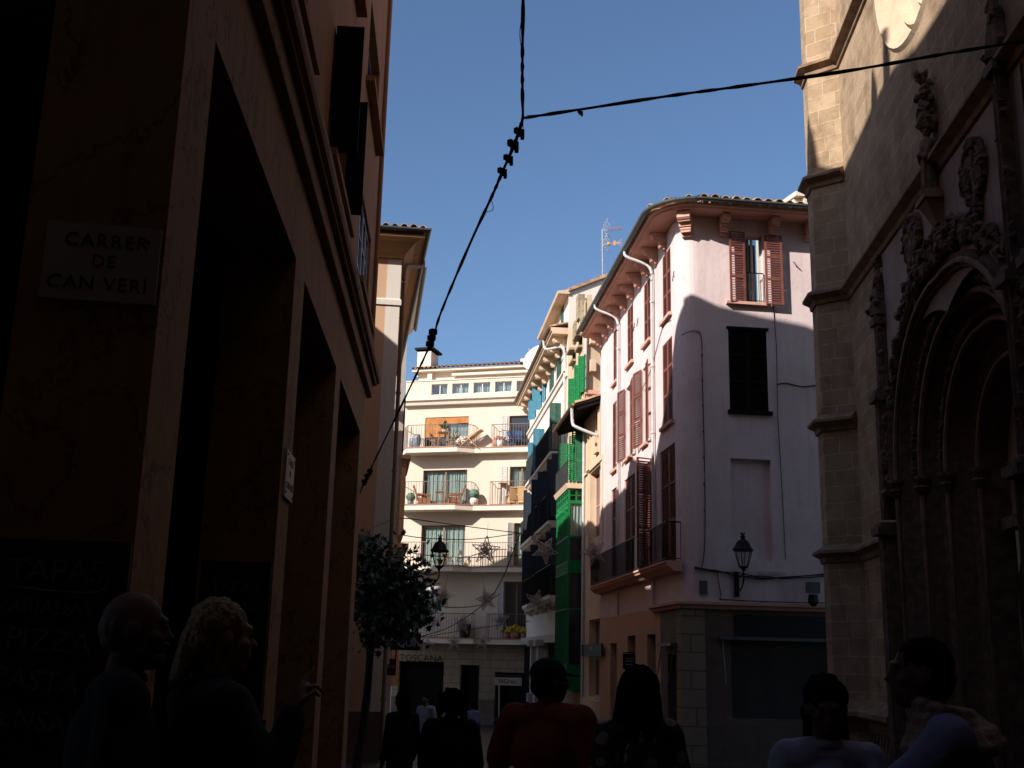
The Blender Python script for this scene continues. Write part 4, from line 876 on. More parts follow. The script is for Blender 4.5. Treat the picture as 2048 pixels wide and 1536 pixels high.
def green_house():
    uA, uB = 16.1, SW.U(1136, 700); o = SW.P(uA, 0); FA = Fr(o, 83, 1)
    r = thing('green_gallery_house', 'narrow ochre house with green shutters and a tall green glazed gallery below its balcony', 'building', SW.P(18, gz(46)))
    zt = FA.Z(1185, 600); mb = MB(); wall(mb, SW, uA, uB, -3, zt)
    pts = [(1173, 640), (1174, 590), (1184, 589), (1185, 610), (1192, 600), (1203, 590), (1215, 588), (1228, 592), (1245, 600)]
    top = [FA.uz(*p) for p in pts]; mb.poly([FA.P(0, -3)] + [FA.P(max(0, u), z) for u, z in top] + [FA.P(top[-1][0], -3)]); mb.quad(SW.P(uB, -3), SW.P(uB, zt), SW.P(uB, zt, -4), SW.P(uB, -3, -4))
    part('wall', mb, M['ochre'], r)
    g = MB(); 
    for px, y0, y1 in ((1159, 592, 640), (1167, 600, 650), (1152, 645, 685)):
        u, z1 = SW.uz(px, y0); z0 = SW.Z(px, y1); g.box(SW, u-.3, u+.3, z0, z1, -.2, .1)
    part('old_stonework', g, M['oldstone'], r)
    for y0, y1 in ((668, 691), (722, 746)):
        u0, z1 = FA.uz(1178, y0); u1, z0 = FA.uz(1189, y1); g = MB(); g.box(FA, u0, u1, z0, z1, 0, .35); part('wall_box', g, M['ochre2'], r)
    for px, y0, y1 in ((1162, 677, 700), (1149, 705, 727)):   # small hooded openings
        u, z1 = SW.uz(px, y0); z0 = SW.Z(px, y1); g = MB(); g.box(SW, u-.5, u+.55, z1, z1+.1, 0, .3); g.box(SW, u-.5, u+.5, z0, z0+.1, 0, .2); part('window_hood', g, M['oldstone'], r)
        g = MB(); g.box(SW, u-.42, u+.42, z0+.1, z1, 0, .012); part('window', g, M['dark'], r)
    z0 = FA.Z(1190, 785); g = MB(); g.box(FA, 0, 2.6, z0-.1, z0+.06, 0, .16); part('drip_course', g, M['pinktrim'], r)
    g = MB(); u = .02; g.tube([FA.P(u, FA.Z(1173, 660), .08), FA.P(u, FA.Z(1173, 780), .08)], .06, 8); g.box(FA, u-.14, u+.14, FA.Z(1173, 662), FA.Z(1173, 655), 0, .2); part('downpipe', g, M['pipe'], r)
    # green shutters, folded open
    for px0, px1, ya, yb in ((1149, 1141, 757, 817), (1161, 1154, 730, 800), (1169.5, 1165, 712, 783)):
        u0 = SW.U(px0, ya); z1 = SW.Z(px0, ya); z0 = SW.Z(px0, yb); leaf(r, SW.P(u0, z0, .02), SW.n+SW.e*.4, .26, z1-z0, 'green', pitch=.09, solid=True)
        leaf(r, SW.P(u0-.05, z0, .04), -SW.e, .3, z1-z0, 'green', pitch=.09, flip=True)
        g = MB(); g.box(SW, u0, u0+.8, z0, z1, 0, .02); part('window', g, M['dark'], r)
    for px0, ya, yb, wd, m in ((1137, 886, 945, .45, 'mgreen'), (1146, 888, 960, .3, 'green'), (1153, 872, 960, .3, 'green'), (1162, 852, 962, .36, 'green'), (1169, 850, 962, .36, 'mgreen')):
        u0 = SW.U(px0, ya); z1 = SW.Z(px0, ya); z0 = SW.Z(px0, yb); leaf(r, SW.P(u0, z0, .02), SW.n+SW.e*.3, wd, z1-z0, m, pitch=.09, solid=m == 'mgreen')
        g = MB(); g.box(SW, u0+.1, u0+.7, z0, z1, 0, .02); part('window', g, M['dark'], r)
    # gallery
    wg = .62; ga, gb = SW.U(1170.5, 1000)+.15, 0; ga = uA+.1; gb = ga+3.6
    zt = SW.Z(1142, 962, wg); zb = .4
    g = MB(); sweep(g, [SW.P(gb+.1, 0), SW.P(ga-.08, 0)], [(-.02, zt-.2), (wg+.04, zt-.2), (wg+.08, zt-.1), (wg+.12, zt), (-.02, zt)]); bal = part('balcony', g, M['ochre2'], r)
    railing(bal, [SW.P(ga, 0, 0), SW.P(ga, 0, wg+.05), SW.P(gb, 0, wg+.05), SW.P(gb, 0, 0)], zt, SW.Z(1142, 917, wg)-zt, .12, 'iron')
    fl = [zt-.22, SW.Z(1142, 998, wg), SW.Z(1142, 1068, wg), SW.Z(1142, 1118, wg), SW.Z(1142, 1140, wg), SW.Z(1142, 1215, wg), zb+.9, zb]
    FGn = Fr(SW.P(ga, 0, wg), 84.75, 1); n = 6; g = MB()      # near end, facing the viewer
    for z, t in zip(fl, (.05, .08, .05, .05, .05, .05, .05, .06)): g.box(SW, ga, gb, z-t, z+t*.6, wg-.07, wg); g.box(FGn, 0, wg, z-t, z+t*.6, -.07, 0)
    for i in range(n+1): u = ga+(gb-ga)*i/n; g.box(SW, max(ga, u-.035), min(gb, u+.035), zb, fl[0], wg-.075, wg-.003)
    for u in (0, wg-.07): g.box(FGn, u, u+.07, zb, fl[0], -.075, .003)
    for k in range(1, 2*n, 2): u = ga+(gb-ga)*k/(2*n); g.box(SW, u-.015, u+.015, zb, fl[1], wg-.06, wg-.01)
    zm = (fl[0]+fl[1])/2; g.box(SW, ga, gb, zm-.02, zm+.02, wg-.06, wg-.01); g.box(FGn, .07, wg-.07, zm-.02, zm+.02, -.06, -.01); g.box(FGn, wg/2-.02, wg/2+.02, fl[1], fl[0], -.06, -.01)
    for z1, z0 in ((fl[3], fl[4]), (fl[6], fl[7])): g.box(SW, ga, gb, z0, z1, wg-.055, wg-.02); g.box(FGn, .02, wg, z0, z1, -.05, -.02)
    for i in range(8): g.blob(SW.P(ga+(gb-ga)*(i+.5)/8, fl[1]-.24, wg-.02), (.1, .1, .13), .3, 5, 4)
    go = part('gallery', g, M['green'], r, label='bright green glazed timber gallery')
    g = MB(); g.box(SW, ga+.05, gb-.05, zb, fl[0], wg-.05, wg-.04); part('pane', g, M['glass'], go)
    g = MB(); g.box(FGn, .06, wg-.03, fl[2], fl[0], -.04, -.03); part('pane', g, M['glassc'], go); g = MB(); g.box(FGn, .06, wg-.03, zb, fl[2], -.04, -.03); part('pane', g, M['glass'], go)
    g = MB(); g.quad(FGn.P(.05, fl[2], -.1), FGn.P(wg-.05, fl[2], -.1), FGn.P(wg-.05, fl[1], -.1), FGn.P(.05, fl[1], -.1)); part('curtain', g, M['curtain'], go)
    return r
green_house()

def blue_house():
    uA = SW.U(1136, 700); uB = 37.0; o = SW.P(uA, 0); FA = Fr(o, 83, 1)
    r = thing('blue_shutter_house', 'tall white house with blue and dark green shutters under a corbelled eave', 'building', SW.P(30, gz(58)))
    zs = SW.Z(1128, 684); we = .8; ze = zs
    mb = MB(); wall(mb, SW, uA, uB, -4, zs+.3); bulk(mb, SW, uA, uB, -4, zs, 6); 
    za = FA.Z(1136, 584)
    mb.quad(SW.P(uA, zs, -.02), SW.P(uA+7, zs, -.02), SW.P(uA+7, za, -.02), SW.P(uA, za, -.02))
    pts = [(1136, 584), (1205, 556), (1250, 541), (1300, 560)]; tp = [FA.uz(*p) for p in pts]
    mb.poly([FA.P(0, 5)] + [FA.P(max(0, u), z) for u, z in tp] + [FA.P(tp[-1][0], 5)])
    part('wall', mb, M['white'], r)
    g = MB(); g.hexa([FA.P(tp[i][0], tp[i][1]+dz, .15) for i, dz in ((0, 0), (2, 0))] + [FA.P(tp[i][0], tp[i][1]+dz, -8) for i, dz in ((2, 0), (0, 0))] + [FA.P(tp[i][0], tp[i][1]+.16, .15) for i in (0, 2)] + [FA.P(tp[i][0], tp[i][1]+.16, -8) for i in (2, 0)]); part('attic_roof', g, M['tile'], r)
    g = MB(); g.hexa([SW.P(uA-.1, za-.12, -.05), SW.P(uA+8, za-.12, -.05), SW.P(uA+8, za-.12, .5), SW.P(uA-.1, za-.12, .5), SW.P(uA-.1, za+.12, -.05), SW.P(uA+8, za+.12, -.05), SW.P(uA+8, za-.0, .55), SW.P(uA-.1, za-.0, .55)]); part('attic_eave', g, M['ochre2'], r)
    g = MB(); u, z = SW.uz(1125, 612); g.box(SW, u-.35, u+.45, z-1.4, z, -.02, .02); part('attic_shutter', g, M['dgreen'], r)
    g = MB(); g.box(SW, uA, uB, ze, ze+.12, 0, we-.05); g.box(SW, uA, uB, ze+.12, ze+.3, 0, we+.02); part('eave_soffit', g, M['ochre2'], r)
    g = MB(); tiles(g, SW, uA, uB, ze+.32, we+.08, -.1, .25); part('roof', g, M['tile'], r)
    g = MB(); sweep(g, [SW.P(uB, 0), SW.P(uA, 0)], gutter_prof(we+.1, ze+.3, .08)); part('gutter', g, M['brownframe'], r)
    for i in range(9):
        u = uA+.6+1.75*i; g = MB(); g.box(SW, u-.13, u+.13, ze-.3, ze, 0, we-.2); g.tube([SW.P(u-.15, ze-.16, we-.28), SW.P(u+.15, ze-.16, we-.28)], .14, 8); g.tube([SW.P(u-.13, ze-.42, .16), SW.P(u+.13, ze-.42, .16)], .15, 8); part('corbel', g, M['ochre2'], r)
    g = MB(); g.tube(smoothline([SW.P(uA+2.1, ze+.25, we+.1), SW.P(uA+1.9, ze-.25, we), SW.P(uA+.5, ze-.5, .25), SW.P(uA+.35, ze-.9, .1)], 4)+[SW.P(uA+.35, 0, .1)], .06, 8); part('downpipe', g, M['pipe'], r)
    zb = SW.Z(1102, 800); g = MB(); sweep(g, [SW.P(uB, 0), SW.P(uA, 0)], [(0, zb-.2), (.08, zb-.18), (.1, zb), (.18, zb+.06), (.18, zb+.16), (0, zb+.2)]); part('belt_course', g, M['white'], r)
    zw1 = SW.Z(1123, 697); zw0 = zb+.35
    for pa, pb, m in ((1123, 1115.7, 'dgreen'), (1108.3, 1101.8, 'dgreen')):
        a, b = SW.U(pa, 740), SW.U(pb, 740); mdl = (a+b)/2
        leaf(r, SW.P(a, zw0, .05), SW.e, mdl-a-.01, zw1-zw0, m, pitch=.1, solid=True); leaf(r, SW.P(b, zw0, .05), -SW.e, b-mdl-.01, zw1-zw0, m, pitch=.1, flip=True, solid=True)
    for pa, wd in ((1092, .12), (1084, .42), (1073, .35)):
        a = SW.U(pa, 800); leaf(r, SW.P(a, zw0, .04), SW.n*.9+SW.e*(.9 if wd > .2 else .4), wd*1.5, zw1-zw0, 'blue', pitch=.1, solid=True)
        g = MB(); g.box(SW, a, a+.9, zw0, zw1, 0, .02); part('window', g, M['dark'], r)
    # second row: leaves standing open at right angles
    zt2 = SW.Z(1121, 808); zf = SW.Z(1122, 902)
    for pa, wd, m, ya in ((1121.5, .5, 'dgreen', 0), (1089, .55, 'blue', 0), (1072, .4, 'blue', 0)):
        a = SW.U(pa, 850)
        leaf(r, SW.P(a, zf+.05, .02), SW.n, wd*.52, zt2-zf-.05, m, pitch=.1, solid=True); leaf(r, SW.P(a, zf+.05, .02)+SW.n*wd*.53, SW.n+SW.e*.25, wd*.52, zt2-zf-.05, m, pitch=.1, solid=True)
        g = MB(); g.box(SW, a+.05, a+.95, zf, zt2, 0, .02); part('window', g, M['dark'], r)
    def balcony(pn, pf, pw, rail_y, cloth=None, z=None):
        z = SW.Z(*pw) if z is None else z; w = w_at(SW, pn[0], pn[1], z); a = SW.U(pn[0], pn[1], w); b = SW.U(pf[0], pf[1], w)
        w = min(max(w, .5), 1.3)
        g = MB(); sweep(g, [SW.P(b, 0), SW.P(a, 0)], [(-.02, z-.3), (w-.15, z-.3), (w-.08, z-.2), (w, z-.14), (w, z), (-.02, z)]); bo = part('balcony', g, M['creamtrim'], r)
        railing(bo, [SW.P(a, 0, 0), SW.P(a, 0, w-.05), SW.P(b, 0, w-.05), SW.P(b, 0, 0)], z, 1.35, .13, 'iron')
        for u in (a+.2, (a+b)/2, b-.2): k = MB(); k.box(SW, u-.1, u+.1, z-.55, z-.3, 0, w*.4); k.box(SW, u-.09, u+.09, z-.45, z-.3, w*.4, w*.75); part('bracket', k, M['creamtrim'], bo)
        if cloth: k = MB(); k.box(SW, a, b, z+.08, z+1.3, w-.085, w-.075); k.box(SW, a-.0, a+.012, z+.08, z+1.3, 0, w-.08); part('screen', k, M[cloth], bo)
        return a, b, w, z
    b1 = balcony((1105.5, 902), (1076, 937), (1122, 902), 857, 'screen')
    b2 = balcony((1072, 940.6), (1050, 971), (1086, 943), 900, 'blackcloth', b1[3])
    b3 = balcony((1102.5, 1041), (1073, 1063), (1115, 1044), 990, 'blackcloth')
    b4 = balcony((1070, 1072), (1046, 1088), (1086, 1073), 1030, 'blackcloth', b3[3])
    b5 = balcony((1098, 1190), (1067, 1202), (1113, 1196), 1150, 'blackcloth')
    b6 = balcony((1066, 1204), (1044, 1217), (1080, 1206), 1160, 'blackcloth', b5[3])
    for zl, h in ((b3[3], 2.9), (b5[3], 3.0)):   # tall blue doors, their shade put into a darker colour
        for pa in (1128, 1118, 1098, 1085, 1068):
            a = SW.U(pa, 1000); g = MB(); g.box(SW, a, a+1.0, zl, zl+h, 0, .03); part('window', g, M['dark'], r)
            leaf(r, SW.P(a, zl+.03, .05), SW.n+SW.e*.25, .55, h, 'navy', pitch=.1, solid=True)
    # ground floor: white pilasters and dark shop openings
    zt = 2.6
    for px in (1076, 1063): 
        u = SW.U(px, 1320, .5); g = MB(); g.box(SW, u-.3, u+.3, -4, zt-.3, .0, .55); g.box(SW, u-.4, u+.4, -.6, -.2, .0, .68); g.box(SW, u-.42, u+.42, zt-.5, zt-.2, 0, .7); part('pilaster', g, M['whitecolumn'], r)
    g = MB(); g.box(SW, uA+.5, uB, -4, zt-.4, 0, .04); part('shopfront', g, M['dark'], r)
    g = MB(); g.box(SW, uA, uB, zt-.35, zt, 0, .3); part('shop_fascia', g, M['whitecolumn'], r)
    return r
M['screen'] = plain('reed_screen', (.2, .16, .12), .9, var=.4, scale=18)
blue_house()

# ---------------------------------------------------------------- cream apartment house closing the street
pa = at(1062, 900, 66); FP = Fr(pa, 106, 1)
def apartment_house():
    r = thing('apartment_house', 'cream apartment house with long balconies closing the far end of the street', 'building', (pa.x-4, pa.y, gz(66)))
    U, Z = FP.U, FP.Z; uL = U(806, 900); uR = 5.0; zc = Z(940, 806)
    zd = [Z(890, 894, 1.1), Z(890, 1009, 1.1), Z(890, 1132, 1.1), Z(890, 1276, .9)]   # balcony floors
    doors = [(U(850, 860), U(937, 860), zd[0]+.02, Z(893, 834)), (U(1018, 860), U(1064, 860), zd[0]+.02, Z(1040, 831)),
             (U(846, 960), U(934, 960), zd[1]+.02, Z(890, 940)), (U(1019, 960), U(1066, 960), zd[1]+.02, Z(1040, 933)),
             (U(842, 1080), U(930, 1080), zd[2]+.02, Z(886, 1050)), (U(1028, 1080), U(1072, 1080), zd[2]+.02, Z(1045, 1046)),
             (U(829, 1220), U(878, 1220), zd[3]+.02, Z(860, 1166)), (U(1007, 1220), U(1056, 1220), zd[3]+.02, Z(1030, 1163))]
    shop = [(U(797, 1360), U(887, 1360), -4, Z(840, 1323)), (U(920, 1370), U(958, 1370), -4, Z(940, 1330)), (U(990, 1370), U(1050, 1370), -4, Z(1020, 1345))]
    att = [(U(a, 778), U(b, 778), Z((a+b)/2, y1), Z((a+b)/2, y0)) for a, b, y0, y1 in ((863, 895, 768, 789.5), (904.5, 937.5, 766.5, 787), (947, 980.5, 764.5, 785.5), (990, 1023.5, 762.5, 783.5), (1033, 1066, 761, 782))]
    zp = Z(940, 758.5)
    mb = MB(); wall(mb, FP, uL, uR, -4, zp, doors+shop+att, .22); bulk(mb, FP, uL, uR, -4, zp, 9)
    part('wall', mb, M['cream'], r)
    g = MB(); sweep(g, [FP.P(uL, 0), FP.P(uR, 0)], [(0, zc-.1), (.3, zc-.08), (.36, zc+.1), (.5, zc+.18), (.52, zc+.4), (.3, zc+.46), (0, zc+.5)]); part('cornice', g, M['creamtrim'], r)
    g = MB(); sweep(g, [FP.P(uL, 0), FP.P(uR, 0)], [(0, att[0][2]-.4), (.12, att[0][2]-.38), (.12, att[0][2]-.28), (0, att[0][2]-.25)]); sweep(g, [FP.P(uL, 0), FP.P(uR, 0)], [(-.2, zp), (.05, zp), (.05, zp+.06), (-.2, zp+.06)]); part('parapet_moulding', g, M['creamtrim'], r)
    for i, a in enumerate(att): window(r, FP, a[0], a[1], a[2], a[3], -.14, 2, 1, 'whitewood', .05, curtain='curtain', cov=(.0, 1) if i else (.55, 1))
    # terrace room set back under the tiled roof
    ws = -2.2; zr = Z(940, 733, ws+.6); ua = U(838, 750, ws)
    g = MB(); g.box(FP, ua, uR, zp-.5, zr-.05, ws-4, ws); part('terrace_room', g, M['creamtrim'], r)
    g = MB(); g.box(FP, ua+.7, ua+1.0, zp, zr, ws, ws+.3); part('terrace_post', g, M['creamtrim'], r)
    g = MB(); g.box(FP, ua-.3, uR, zr-.14, zr, ws-4, ws+.5); g.box(FP, ua+2.4, uR, zr-.5, zr-.35, ws, ws+.45); part('roof_slab', g, M['creamtrim'], r)
    g = MB(); tiles(g, FP, ua-.35, uR, zr+.02, ws+.6, ws-4, 1.3, .3, .13); part('roof', g, M['tile'], r)
    g = MB(); g.box(FP, ua+2.6, ua+5.2, zr-.62, zr-.5, ws+.1, ws+.22); g.box(FP, ua+5.4, uR, zr-.6, zr-.48, ws+.1, ws+.22); part('awning_cassette', g, M['whitecolumn'], r)
    ch = MB(); u0, u1 = U(839, 720, ws-1), U(881, 720, ws-1); zt = Z(860, 706, ws-1); um = U(866, 720, ws-1)
    ch.box(FP, u0, um, zr-.2, zt, ws-2.0, ws-.6); co_ = part('chimney', ch, M['creamtrim'], r)
    g = MB(); g.box(FP, u0-.15, um+.2, zt+.12, zt+.26, ws-2.2, ws-.45); part('cap', g, M['shade_wood'], co_)
    g = MB(); g.box(FP, u0+.05, um-.05, zt, zt+.12, ws-1.9, ws-.7); part('vent', g, M['dark'], co_)
    ch = MB(); u0 = U(1041, 720, ws-1); ch.box(FP, u0, u0+1.2, zr, Z(1045, 717, ws-1), ws-2, ws-1); part('chimney', ch, M['creamtrim'], r)
    # balconies
    dp, sh = 1.15, .55; uL2 = uL+.08
    for i, z in enumerate(zd):
        a = [U(x, 894, 0) for x in (807, 826, 926, 955)]
        if i == 3: a = [U(x, 1276, 0) for x in (800, 815, 955, 962)]
        dd = dp if i < 3 else .8
        pl = [FP.P(a[0], 0), FP.P(a[0], 0, .15), FP.P(a[1], 0, dd), FP.P(a[2], 0, dd), FP.P(a[3], 0, sh), FP.P(uR, 0, sh), FP.P(uR, 0)]
        g = MB(); lo = [p+Vector((0, 0, z-.3)) for p in pl]; hi = [p+Vector((0, 0, z-.02)) for p in pl]; n = len(pl)
        g.poly(lo); g.poly(hi[::-1])
        for k in range(n): g.quad(lo[k], lo[(k+1) % n], hi[(k+1) % n], hi[k])
        bo = part('balcony', g, M['creamtrim'], r)
        g = MB(); q = [p+Vector((0, 0, 0)) for p in pl]; e = .03
        sweep(g, pl[1:6], [(-.2, z-.02), (.03, z-.02), (.03, z+.03), (-.2, z+.03)]); part('edge_tiles', g, M['terracotta'], bo)
        dq = dd-.08
        rl = [FP.P(a[0]+.1, 0, .1), FP.P(a[0]+.12, 0, .2), FP.P(a[1]+.05, 0, dq), FP.P(a[2]-.05, 0, dq), FP.P(a[3]-.15, 0, sh-.05), FP.P(a[3]-.1, 0, .05)]
        u2 = U(987, 894, 0) if i < 2 else U(965, 1132, 0)
        if i == 2: rl = [FP.P(a[0]+.1, 0, .1), FP.P(a[1]+.05, 0, dq), FP.P(a[2]-.05, 0, dq), FP.P(a[3]+.6, 0, sh-.05)]; 
        if i == 3: rl = [FP.P(a[0]+.1, 0, dq-.3), FP.P(U(949, 1276), 0, dq), FP.P(U(950, 1276), 0, .1)]; u2 = U(977, 1276)
        railing(bo, rl, z, 1.42, .17, 'ironbrown', .012); railing(bo, [FP.P(u2, 0, .05), FP.P(u2, 0, sh-.06), FP.P(uR, 0, sh-.06)], z, 1.42, .17, 'ironbrown', .012)
    # balcony doors
    for i, dd in enumerate(doors):
        if i == 0:
            o = window(r, FP, *dd, -.18, 2, 1, 'brownframe', .08, curtain='curtain', cov=(.5, .95))
            w0 = dd[0]; wd = dd[1]-dd[0]
            for a, b, z in ((.0, .45, dd[3]-1.25), (.46, 1.0, dd[3]-.4)):
                g = MB(); g.box(FP, w0+wd*a, w0+wd*b, z, dd[3]-.02, -.09, -.05); part('reed_blind', g, M['blind'], o)
        elif i == 1: window(r, FP, *dd, -.18, 1, 1, 'brownframe', .08)
        elif i == 7: window(r, FP, *dd, -.18, 2, 1, 'brownframe', .08)
        else: window(r, FP, *dd, -.18, 2, 1, 'brownframe', .08, curtain='curtain', cov=(.05, .98))
    for i, px0, px1 in ((0, 1006.6, 1015), (1, 1004, 1014), (2, 1014.5, 1027), (3, 998, 1006)):
        yy = (860, 960, 1080, 1220)[i]; a, b = U(px0, yy), U(px1, yy); z0 = zd[i]+.06; z1 = doors[2*i+1][3]
        leaf(r, FP.P(b, z0, .03), -FP.e+FP.n*(.15 if i != 2 else .8), max(.35, b-a), z1-z0, 'whitewood', pitch=.12, solid=True)
    for k in range(2): leaf(r, FP.P(doors[6][0 if k == 0 else 1], zd[3]+.06, .02), FP.e*(1 if k == 0 else -1), (doors[6][1]-doors[6][0])*.49, doors[6][3]-zd[3]-.1, 'whitewood', pitch=.12, solid=True)
    # shops
    for a, b, c, d in shop: g = MB(); g.box(FP, a-.1, b+.1, c, d+.1, -.5, -.45); part('shop_opening', g, M['dark'], r)
    g = MB(); wall(g, FP, uL, uR, -4, zd[3]-.3, shop, .1); g.v = [v+FP.n*.025 for v in g.v]; part('ground_floor_cladding', g, M['rustic'], r)
    for a, b in ((uL, shop[0][0]), (shop[0][1], shop[1][0]), (shop[1][1], shop[2][0])): g = MB(); g.box(FP, a, b, -4, Z(940, 1398), 0, .05); part('base_course', g, M['shopstone'], r)
    r['_zd'] = zd; return r, zd
APT, ZD = apartment_house(); del APT['_zd']

def dish_and_antenna():
    u, z = FP.uz(1072, 714, -1.0); c = FP.P(u, z, -1.0); t = thing('satellite_dish', 'round white satellite dish on the roof of the apartment house', 'satellite dish', c)
    g = MB(); ax = (FP.n*.85 + FP.e*-.35 + Vector((0, 0, .42))).normalized(); a = ax.cross(Vector((0, 0, 1))).normalized(); b = ax.cross(a); R = .95; n = 24; rings = []
    for k in range(5): rr = R*k/4; rings.append([c + a*rr*cos(2*pi*i/n) + b*rr*sin(2*pi*i/n) + ax*(.3*(rr/R)**2 - .3) for i in range(n)])
    for k in range(4):
        for i in range(n): g.quad(rings[k][i], rings[k][(i+1) % n], rings[k+1][(i+1) % n], rings[k+1][i])
    part('reflector', g, M['dish'], t)
    g = MB(); f = c+ax*.75; g.bar(c-b*-.85, f, .02); g.bar(c+a*.8, f, .012); g.bar(c-a*.8, f, .012); g.sphere(f, .07); part('feed_arm', g, M['metal'], t)
    g = MB(); g.tube([c-ax*.3, c-ax*.5-Vector((0, 0, .9))], .05, 6); part('mount', g, M['metal'], t)
    # aerial mast on the gable
    b = at(1206, 590, 50.5); tp = at(1204.5, 459, 50.5); h = tp.z-b.z; t = thing('tv_antenna', 'slender aerial mast with two orange-tipped antennas on the gable roof', 'antenna', b)
    g = MB(); g.tube([b, tp], .035, 6); 
    for k in range(1, 6): g.tube([b.lerp(tp, k/6), b.lerp(tp, k/6)+Vector((0, 0, .08))], .05, 6)
    part('mast', g, M['metal'], t)
    X = Vector((.92, -.38, 0)); Yv = Vector((.38, .92, 0)); up = Vector((0, 0, 1))
    for zz, kind in ((tp.z-.05, 0), (tp.z-.78, 1)):
        o = Vector((tp.x, tp.y, zz)); g = MB(); g.bar(o, o+X*(1.05 if kind == 0 else .95), .014)
        for s in (1, -1):   # corner reflector grids
            for k in range(5): w = -.28+.14*k; g.bar(o+X*.08+Yv*w, o+X*.34+Yv*w+up*s*.42, .007)
            for k in range(4): q = k/3; g.bar(o+X*(.08+.26*q)+Yv*-.3+up*s*.42*q, o+X*(.08+.26*q)+Yv*.3+up*s*.42*q, .008)
        part('reflector', g, M['metal'], t)
        g = MB()
        if kind == 0:
            for k in range(10): p = o+X*(.3+.075*k); g.bar(p-Yv*.1+up*.05, p+Yv*.1-up*.05, .012); g.bar(p-Yv*.1-up*.05, p+Yv*.1+up*.05, .012)
        else:
            g.sphere(o+X*.33, (.1, .08, .09)); g.abox(o+X*.62, .08, .08, .24)
            for k in range(5): g.bar(o+X*.66, o+X*1.02+up*(-.18+.09*k), .006)
        part('dipoles', g, M['antenna_orange'], t)
dish_and_antenna()

# ---------------------------------------------------------------- things on the apartment balconies
def folding_chair(px, fl, w, m, label, ang, group='folding chairs on the balconies'):
    u = FP.U(px, (893, 1008, 1131, 1275)[fl], w); p = FP.P(u, ZD[fl]+.03, w); t = thing('folding_chair', label, 'chair', p, group); Rm = Matrix.Rotation(ang, 3, 'Z')
    def q(x, y, z): return p + Rm @ Vector((x, y, z))
    g = MB()
    for s in (-.2, .2): g.bar(q(s, -.22, 0), q(s, .2, .48), .018); g.bar(q(s, .22, 0), q(s, -.28, .95), .018)
    part('legs', g, M[m], t); g = MB(); g.hexa([q(x, y, z) for z in (.45, .49) for x, y in ((-.22, -.18), (.22, -.18), (.22, .22), (-.22, .22))]); part('seat', g, M[m], t)
    g = MB(); g.hexa([q(x, y, z) for y, z in ((-.2, .68), (-.26, .92)) for x, y in ((-.21, y-.01), (.21, y-.01), (.21, y+.02), (-.21, y+.02))]); part('backrest', g, M[m], t)
def armchair(px, fl, w, label, ang, m='wicker', s=1.0, group='wicker armchairs on the balconies'):
    u = FP.U(px, (893, 1008, 1131, 1275)[fl], w); p = FP.P(u, ZD[fl]+.03, w); t = thing('wicker_armchair', label, 'armchair', p, group); Rm = Matrix.Rotation(ang, 3, 'Z')
    def q(x, y, z): return p + Rm @ (Vector((x, y, z))*s)
    def hx(g, pts): g.hexa([q(*a) for a in pts])
    g = MB(); hx(g, [(x, y, z) for z in (.12, .44) for x, y in ((-.3, -.3), (.3, -.3), (.3, .38), (-.3, .38))]); part('seat', g, M[m], t)
    g = MB(); hx(g, [(-.3, -.34, .3), (.3, -.34, .3), (.3, -.26, .3), (-.3, -.26, .3), (-.3, -.62, 1.12), (.3, -.62, 1.12), (.3, -.54, 1.12), (-.3, -.54, 1.12)]); g.tube([q(-.32, -.6, 1.14), q(.32, -.6, 1.14)], .05*s, 6); part('backrest', g, M[m], t)
    for sd in (-1, 1): g = MB(); g.tube([q(.34*sd, .4, .1), q(.34*sd, .4, .62), q(.34*sd, -.4, .66)], .045*s, 6); part('arm', g, M[m], t)
    for sx in (-1, 1):
        for sy in (-.28, .34): g = MB(); g.tube([q(.28*sx, sy, 0), q(.28*sx, sy, .14)], .03*s, 5); part('leg', g, M[m], t)
def table(px, fl, w, label, h=.72, sz=.55, m='wood'):
    u = FP.U(px, (893, 1008, 1131, 1275)[fl], w); p = FP.P(u, ZD[fl]+.03, w); t = thing('balcony_table', label, 'table', p)
    g = MB(); g.abox(p+Vector((0, 0, h)), sz, sz, .04, .2); part('tabletop', g, M[m], t)
    for sx in (-1, 1):
        for sy in (-1, 1): g = MB(); g.bar(p+Vector((sx*sz*.42, sy*sz*.42, 0)), p+Vector((sx*sz*.38, sy*sz*.38, h)), .022); part('leg', g, M[m], t)
    return p+Vector((0, 0, h+.02))
def pot(px, fl, w, label, r_=.16, h=.5, m='pot', plant=None, prof=None):
    u = FP.U(px, (893, 1008, 1131, 1275)[fl], w); p = FP.P(u, ZD[fl]+.03, w); return pot_at(p, label, r_, h, m, plant, prof)
